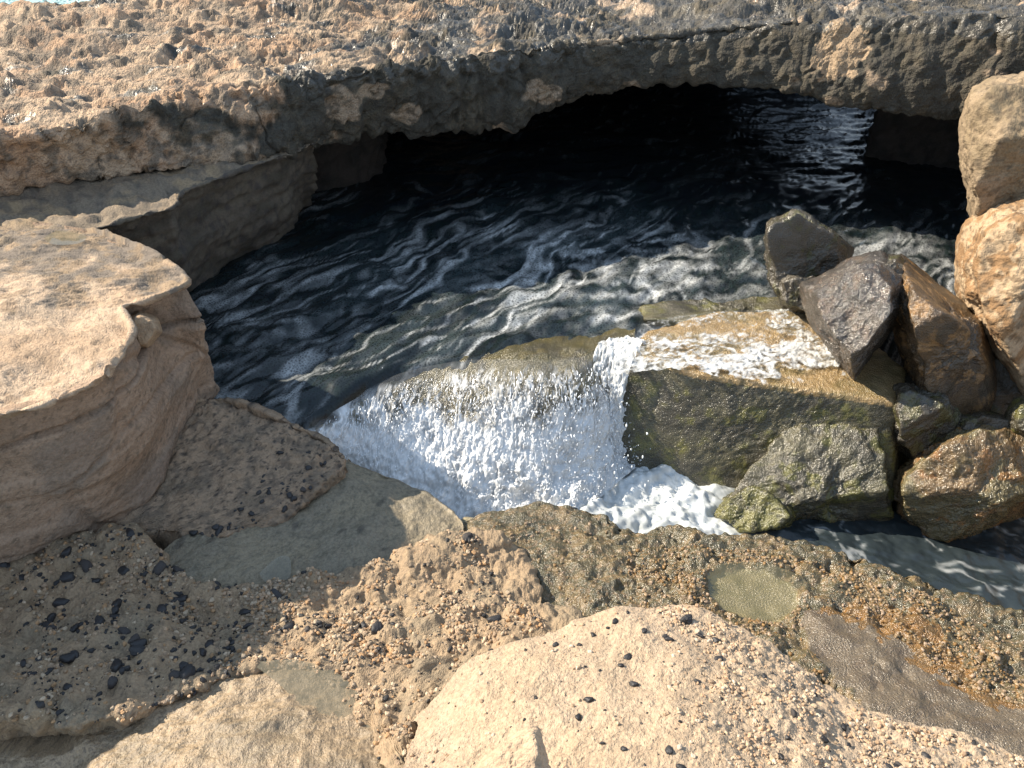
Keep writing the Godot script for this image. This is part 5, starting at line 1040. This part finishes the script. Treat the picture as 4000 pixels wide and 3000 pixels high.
func build_fall() -> void:
	var g := loft([
		PackedVector3Array([Vector3(-2.766, 1.000, -6.396), Vector3(-2.311, 1.000, -6.473), Vector3(-2.039, 1.000, -6.794), Vector3(-1.700, 1.000, -7.135), Vector3(-1.327, 1.000, -7.406), Vector3(-0.927, 1.000, -7.594), Vector3(-0.457, 1.000, -7.690), Vector3(-0.032, 1.000, -7.768), Vector3(0.397, 1.000, -7.807), Vector3(0.829, 1.000, -7.847), Vector3(1.156, 1.000, -7.887), Vector3(1.443, 1.000, -7.938)]),
		PackedVector3Array([Vector3(-2.373, 1.360, -5.527), Vector3(-1.961, 1.360, -5.560), Vector3(-1.751, 1.380, -5.805), Vector3(-1.477, 1.380, -6.127), Vector3(-1.145, 1.390, -6.356), Vector3(-0.780, 1.400, -6.366), Vector3(-0.390, 1.460, -6.352), Vector3(-0.027, 1.530, -6.301), Vector3(0.333, 1.540, -6.325), Vector3(0.696, 1.540, -6.380), Vector3(0.982, 1.530, -6.522), Vector3(1.239, 1.520, -6.669)]),
		PackedVector3Array([Vector3(-2.209, 1.380, -5.220), Vector3(-1.780, 1.380, -5.202), Vector3(-1.642, 1.380, -5.439), Vector3(-1.393, 1.390, -5.724), Vector3(-1.074, 1.410, -5.942), Vector3(-0.734, 1.420, -6.074), Vector3(-0.377, 1.490, -6.054), Vector3(-0.026, 1.550, -5.988), Vector3(0.320, 1.560, -5.960), Vector3(0.669, 1.560, -6.018), Vector3(0.954, 1.550, -6.257), Vector3(1.209, 1.550, -6.445)]),
		PackedVector3Array([Vector3(-2.243, 1.274, -5.149), Vector3(-1.803, 1.274, -5.110), Vector3(-1.643, 1.274, -5.288), Vector3(-1.391, 1.282, -5.506), Vector3(-1.076, 1.298, -5.677), Vector3(-0.736, 1.306, -5.780), Vector3(-0.383, 1.362, -5.764), Vector3(-0.026, 1.410, -5.718), Vector3(0.328, 1.418, -5.714), Vector3(0.679, 1.418, -5.800), Vector3(0.976, 1.410, -6.056), Vector3(1.232, 1.410, -6.261)]),
		PackedVector3Array([Vector3(-2.293, 1.060, -5.233), Vector3(-1.838, 1.060, -5.163), Vector3(-1.645, 1.060, -5.251), Vector3(-1.389, 1.065, -5.370), Vector3(-1.080, 1.075, -5.468), Vector3(-0.740, 1.080, -5.528), Vector3(-0.392, 1.115, -5.518), Vector3(-0.026, 1.145, -5.503), Vector3(0.340, 1.150, -5.536), Vector3(0.694, 1.150, -5.663), Vector3(1.007, 1.145, -5.943), Vector3(1.266, 1.145, -6.174)]),
		PackedVector3Array([Vector3(-2.378, 0.700, -5.365), Vector3(-1.896, 0.700, -5.244), Vector3(-1.649, 0.700, -5.184), Vector3(-1.386, 0.700, -5.137), Vector3(-1.085, 0.700, -5.114), Vector3(-0.745, 0.700, -5.102), Vector3(-0.407, 0.700, -5.102), Vector3(-0.026, 0.700, -5.137), Vector3(0.361, 0.700, -5.232), Vector3(0.719, 0.700, -5.427), Vector3(1.060, 0.700, -5.750), Vector3(1.323, 0.700, -6.024)])], 0.024, [8, 12, 14, 16, 20], 0.9, 0.9)
	var colour := func(p: Vector3, _u: float, _v: float) -> Color:
		return tint(p, lin(0.115, 0.098, 0.042), [[n_soft, V(2.2), 0.1, 0.25, lin(0.075, 0.065, 0.04), 0.8], [n_fine, V(6.0), 0.2, 0.15, lin(0.17, 0.135, 0.05), 0.7]])
	var o := put("weir_rock", sheet(g, Vector3(0, 0.7, 0.7), [[n_soft, V(2.0), 0.03, 0], [n_fine, V(8.0), 0.012, 0]], colour), mats["wet_stone"])
	tag(o, "olive rock lip that the pool pours over", "rock")

	var fg := loft([
		PackedVector3Array([Vector3(-2.209, 1.350, -5.320), Vector3(-1.780, 1.350, -5.302), Vector3(-1.642, 1.350, -5.539), Vector3(-1.393, 1.360, -5.824), Vector3(-1.074, 1.380, -6.042), Vector3(-0.734, 1.390, -6.174), Vector3(-0.377, 1.460, -6.154), Vector3(-0.026, 1.520, -6.088), Vector3(0.320, 1.530, -6.060), Vector3(0.669, 1.530, -6.118), Vector3(0.954, 1.520, -6.357), Vector3(1.209, 1.520, -6.545)]),
		PackedVector3Array([Vector3(-2.209, 1.425, -5.220), Vector3(-1.780, 1.425, -5.202), Vector3(-1.642, 1.425, -5.439), Vector3(-1.393, 1.435, -5.724), Vector3(-1.074, 1.455, -5.942), Vector3(-0.734, 1.465, -6.074), Vector3(-0.377, 1.535, -6.054), Vector3(-0.026, 1.595, -5.988), Vector3(0.320, 1.605, -5.960), Vector3(0.669, 1.605, -6.018), Vector3(0.954, 1.595, -6.257), Vector3(1.209, 1.595, -6.445)]),
		PackedVector3Array([Vector3(-2.243, 1.309, -5.099), Vector3(-1.803, 1.309, -5.060), Vector3(-1.643, 1.309, -5.238), Vector3(-1.391, 1.317, -5.456), Vector3(-1.076, 1.333, -5.627), Vector3(-0.736, 1.341, -5.730), Vector3(-0.383, 1.397, -5.714), Vector3(-0.026, 1.445, -5.668), Vector3(0.328, 1.453, -5.664), Vector3(0.679, 1.453, -5.750), Vector3(0.976, 1.445, -6.006), Vector3(1.232, 1.445, -6.211)]),
		PackedVector3Array([Vector3(-2.293, 1.080, -5.113), Vector3(-1.838, 1.080, -5.043), Vector3(-1.645, 1.080, -5.131), Vector3(-1.389, 1.085, -5.250), Vector3(-1.080, 1.095, -5.348), Vector3(-0.740, 1.100, -5.408), Vector3(-0.392, 1.135, -5.398), Vector3(-0.026, 1.165, -5.383), Vector3(0.340, 1.170, -5.416), Vector3(0.694, 1.170, -5.543), Vector3(1.007, 1.165, -5.823), Vector3(1.266, 1.165, -6.054)]),
		PackedVector3Array([Vector3(-2.378, 0.800, -5.245), Vector3(-1.896, 0.800, -5.124), Vector3(-1.649, 0.800, -5.064), Vector3(-1.386, 0.800, -5.017), Vector3(-1.085, 0.800, -4.994), Vector3(-0.745, 0.800, -4.982), Vector3(-0.407, 0.800, -4.982), Vector3(-0.026, 0.800, -5.017), Vector3(0.361, 0.800, -5.112), Vector3(0.719, 0.800, -5.307), Vector3(1.060, 0.800, -5.630), Vector3(1.323, 0.800, -5.904)]),
		PackedVector3Array([Vector3(-2.378, 0.720, -4.965), Vector3(-1.896, 0.720, -4.844), Vector3(-1.649, 0.720, -4.784), Vector3(-1.386, 0.720, -4.737), Vector3(-1.085, 0.720, -4.714), Vector3(-0.745, 0.720, -4.702), Vector3(-0.407, 0.720, -4.702), Vector3(-0.026, 0.720, -4.737), Vector3(0.361, 0.720, -4.832), Vector3(0.719, 0.720, -5.027), Vector3(1.060, 0.720, -5.350), Vector3(1.323, 0.720, -5.624)])], 0.009, [10, 24, 40, 50, 26], 0.9, 0.9)
	var strands := func(p: Vector3) -> float:
		var q := Vector3(p.x * 21.0 + n_soft.get_noise_3dv(p * 2.2) * 1.8, p.y * 2.6, p.z * 2.0)
		return n_ridge.get_noise_3dv(q)
	var fc := func(p: Vector3, u: float, v: float) -> Color:
		var s: float = strands.call(p)
		var gap := smoothstep(-0.25, 0.35, n_soft.get_noise_3d(p.x * 3.2, p.y * 1.6, p.z * 1.6))
		var t := smoothstep(0.22, 0.52, v + n_soft.get_noise_3dv(p * 2.6) * 0.20 + smoothstep(0.45, 0.15, u) * 0.22)
		var lace := smoothstep(0.20, 0.75, s + n_fine.get_noise_3dv(p * 7.0) * 0.5)
		var a := clampf(0.05 + lace * (0.4 + 0.55 * gap) * smoothstep(0.06, 0.22, v) + t * (0.75 + 0.25 * gap), 0.0, 1.0)
		var k := 0.74 + 0.12 * n_fine.get_noise_3dv(p * 4.0)
		return Color(k, k * 1.01, k * 1.01, a)
	var fs := func(p: Vector3, _u: float, v: float) -> float:
		var s: float = strands.call(p)
		var k := smoothstep(0.08, 0.25, v)
		return k * (s * 0.010 + n_fine.get_noise_3d(p.x * 13.0, p.y * 6.0, p.z * 6.0) * 0.026) + smoothstep(0.45, 0.9, v) * (n_soft.get_noise_3dv(p * 3.0) * 0.12 + n_fine.get_noise_3dv(p * 10.0) * 0.03)
	var fo := put("waterfall", sheet(fg, Vector3(0, 0.7, 0.7), [], fc, fs), mats["running_water"])
	tag(fo, "white strands of water falling over the rock lip into the foam", "waterfall")

	# threads and drops of water standing off the falling sheet
	var thread := pebble_mesh(9, 2, Vector3.ONE, 0.2)
	var spots: Array[Transform3D] = []
	for k in 5200:
		var x := rng.randi_range(6, fg.w - 6)
		var y := rng.randi_range(int(fg.h * 0.14), fg.h - 2)
		var i: int = y * int(fg.w) + x
		var n: Vector3 = fg.n[i]
		var v: float = float(y) / float(fg.h)
		var fall_way: Vector3 = (fg.p[mini(i + int(fg.w) * 2, fg.p.size() - 1)] - fg.p[i]).normalized().lerp(Vector3(rng.randfn(), rng.randfn(), rng.randfn()), 0.12 + 0.30 * v).normalized()
		var r := 0.0022 + 0.0035 * pow(rng.randf(), 2.0)
		var long := r * rng.randf_range(1.2, 6.5 - 3.0 * v)
		var side := fall_way.cross(n).normalized()
		var b := Basis(side * r, fall_way * long, side.cross(fall_way) * r)
		spots.append(Transform3D(b, fg.p[i] + n * (0.004 + absf(rng.randfn()) * (0.012 + 0.09 * v * v))))
	var tm := MultiMesh.new()
	tm.transform_format = MultiMesh.TRANSFORM_3D
	tm.mesh = thread
	tm.instance_count = spots.size()
	for k in spots.size():
		tm.set_instance_transform(k, spots[k])
	var threads := MultiMeshInstance3D.new()
	threads.name = "water_threads"
	threads.multimesh = tm
	var bright := StandardMaterial3D.new()
	bright.resource_name = "thread"
	bright.albedo_color = Color(0.91, 0.92, 0.93)
	bright.roughness = 0.15
	threads.material_override = bright
	threads.set_meta("kind", "stuff")
	fo.add_child(threads)

	var wg := loft([
		PackedVector3Array([Vector3(1.283, 1.600, -6.599), Vector3(1.733, 1.640, -6.706), Vector3(2.201, 1.660, -6.743), Vector3(2.668, 1.670, -6.761), Vector3(3.039, 1.670, -6.761)]),
		PackedVector3Array([Vector3(1.209, 1.620, -6.391), Vector3(1.685, 1.670, -6.453), Vector3(2.185, 1.680, -6.479), Vector3(2.687, 1.685, -6.504), Vector3(3.044, 1.685, -6.488)]),
		PackedVector3Array([Vector3(1.090, 1.640, -6.146), Vector3(1.587, 1.685, -6.142), Vector3(2.110, 1.690, -6.150), Vector3(2.638, 1.690, -6.166), Vector3(3.058, 1.690, -6.113)]),
		PackedVector3Array([Vector3(0.985, 1.620, -5.966), Vector3(1.550, 1.685, -5.921), Vector3(2.048, 1.685, -5.863), Vector3(2.540, 1.685, -5.806), Vector3(3.115, 1.680, -5.764)]),
		PackedVector3Array([Vector3(0.926, 1.520, -5.856), Vector3(1.481, 1.680, -5.757), Vector3(1.988, 1.675, -5.586), Vector3(2.561, 1.670, -5.434), Vector3(3.144, 1.665, -5.479)])], 0.009, [16, 24, 28, 28], 0.9, 0.9)
	var wc := func(p: Vector3, u: float, v: float) -> Color:
		var q := Vector3(p.x * 3.2 + n_soft.get_noise_3dv(p * 1.8) * 1.6, 0.0, p.z * 6.5 + n_soft.get_noise_3dv(p * 2.3 + Vector3(7, 0, 0)) * 1.6)
		var lace := n_ridge.get_noise_3dv(q) * 0.6 + n_fine.get_noise_3d(p.x * 9.0, 0.0, p.z * 14.0) * 0.6 + n_soft.get_noise_3d(p.x * 1.6, 4.0, p.z * 2.6) * 0.6
		var edge := smoothstep(1.0, 0.94, v + maxf(0.0, u - 0.5) * 0.75 + n_soft.get_noise_3dv(p * 2.2) * 0.34 + n_fine.get_noise_3dv(p * 8.0) * 0.10)
		var band := smoothstep(0.15, 0.55, v)
		return Color(0.66, 0.67, 0.66, clampf(0.03 + smoothstep(0.05 - 0.40 * band, 0.95 - 0.35 * band, lace) * 0.9, 0.0, 0.9) * edge)
	var ws := func(p: Vector3, _u: float, _v: float) -> float:
		return n_fine.get_noise_3d(p.x * 7.0, 0.0, p.z * 10.0) * 0.022 + n_fine.get_noise_3d(p.x * 20.0, 0.0, p.z * 24.0) * 0.008
	var wo := put("wash_water", sheet(wg, Vector3.UP, [], wc, ws), mats["running_water"])
	tag(wo, "thin white wash of water spilling across the flat-topped boulder", "water")

	var cg := loft([
		PackedVector3Array([Vector3(0.847, 1.600, -6.294), Vector3(1.068, 1.620, -6.328), Vector3(1.261, 1.660, -6.232)]),
		PackedVector3Array([Vector3(0.769, 1.570, -6.078), Vector3(0.954, 1.600, -6.067), Vector3(1.132, 1.640, -5.953)]),
		PackedVector3Array([Vector3(0.777, 1.380, -5.924), Vector3(0.928, 1.400, -5.870), Vector3(1.057, 1.420, -5.803)]),
		PackedVector3Array([Vector3(0.766, 1.120, -5.799), Vector3(0.910, 1.130, -5.746), Vector3(1.028, 1.140, -5.708)]),
		PackedVector3Array([Vector3(0.729, 0.820, -5.652), Vector3(0.892, 0.820, -5.587), Vector3(1.053, 0.820, -5.568)])], 0.008, [14, 18, 20, 20], 1.0, 1.0)
	var cc := func(p: Vector3, _u: float, _v: float) -> Color:
		var s: float = strands.call(p)
		return Color(0.8, 0.82, 0.83, clampf(0.45 + s * 0.6, 0.05, 0.97))
	var cs := func(p: Vector3, _u: float, _v: float) -> float:
		var s: float = strands.call(p)
		return s * 0.03 + n_fine.get_noise_3dv(p * 12.0) * 0.03
	var co := put("side_cascade", sheet(cg, Vector3(0, 0.5, 0.8), [], cc, cs), mats["running_water"])
	tag(co, "narrow white cascade pouring between the rock lip and the flat-topped boulder", "cascade")


func build_lower_water() -> void:
	var g := flat_grid(-2.4, 4.6, -3.9, -6.2, 0.66, 440, 180)
	var colour := func(p: Vector3, _u: float, _v: float) -> Color:
		var right := smoothstep(1.6, 2.4, p.x)
		var lace := n_ridge.get_noise_3d(p.x * 2.2 + n_soft.get_noise_3dv(p) * 1.2, 0.0, p.z * 2.6)
		var cloud := n_soft.get_noise_3d(p.x * 1.1, 3.0, p.z * 1.3)
		var f := clampf(0.80 + cloud * 0.7 + lace * 0.2, 0.0, 1.0)
		f = lerpf(f, smoothstep(0.50, 1.0, lace + cloud * 0.5) * 0.4, right) * (0.8 + 0.35 * n_fine.get_noise_3dv(p * 12.0))
		return lin(0.10, 0.125, 0.125).lerp(lin(0.02, 0.03, 0.034), right).lerp(lin(0.72, 0.745, 0.75), f)
	var shift := func(p: Vector3, _u: float, _v: float) -> float:
		var k := lerpf(1.0, 0.3, smoothstep(1.6, 2.4, p.x))
		return k * (n_soft.get_noise_3d(p.x * 1.8, 0.0, p.z * 2.2) * 0.13 + n_soft.get_noise_3d(p.x * 4.4, 6.0, p.z * 4.8) * 0.04 + n_fine.get_noise_3d(p.x * 13.0, 0.0, p.z * 13.0) * 0.018)
	var o := put("foaming_water", sheet(g, Vector3.UP, [], colour, shift), mats["foam"])
	tag(o, "white foaming water below the fall and in the channel at right", "water", "", "structure")

	# drops thrown up by the fall
	var drop := pebble_mesh(5, 2, Vector3.ONE, 0.0)
	var mm := MultiMesh.new()
	mm.transform_format = MultiMesh.TRANSFORM_3D
	mm.mesh = drop
	mm.instance_count = 420
	for k in 420:
		var x := rng.randf_range(-1.5, 1.25)
		var z := -5.1 - rng.randf() * 0.9
		var y := 0.78 + absf(rng.randfn()) * 0.30
		if k % 7 == 0:
			x = rng.randf_range(-1.4, 1.0)
			y += 0.15
		var r := 0.003 + 0.008 * pow(rng.randf(), 3.0)
		mm.set_instance_transform(k, Transform3D(Basis.IDENTITY.scaled(Vector3(r, r * rng.randf_range(1.0, 2.0), r)), Vector3(x, y, z)))
	var d := MultiMeshInstance3D.new()
	d.name = "spray_droplets"
	d.multimesh = mm
	var white := StandardMaterial3D.new()
	white.resource_name = "droplet"
	white.albedo_color = Color(0.9, 0.92, 0.93)
	white.roughness = 0.2
	d.material_override = white
	add_child(d)
	tag(d, "white droplets of spray flying above the foam", "spray", "", "stuff")


func build_small_things() -> void:
	var stone := put("lava_stone", pebble_mesh(131, 14, Vector3(1.0, 0.85, 0.85), 0.18), cobble_mats[1])
	stone.scale = Vector3.ONE * 0.035
	stone.position = Vector3(0.980, 2.180, -2.706) + Vector3(0, 0.02, 0)
	tag(stone, "loose black lava stone lying at the far edge of the sandy slab", "stone")
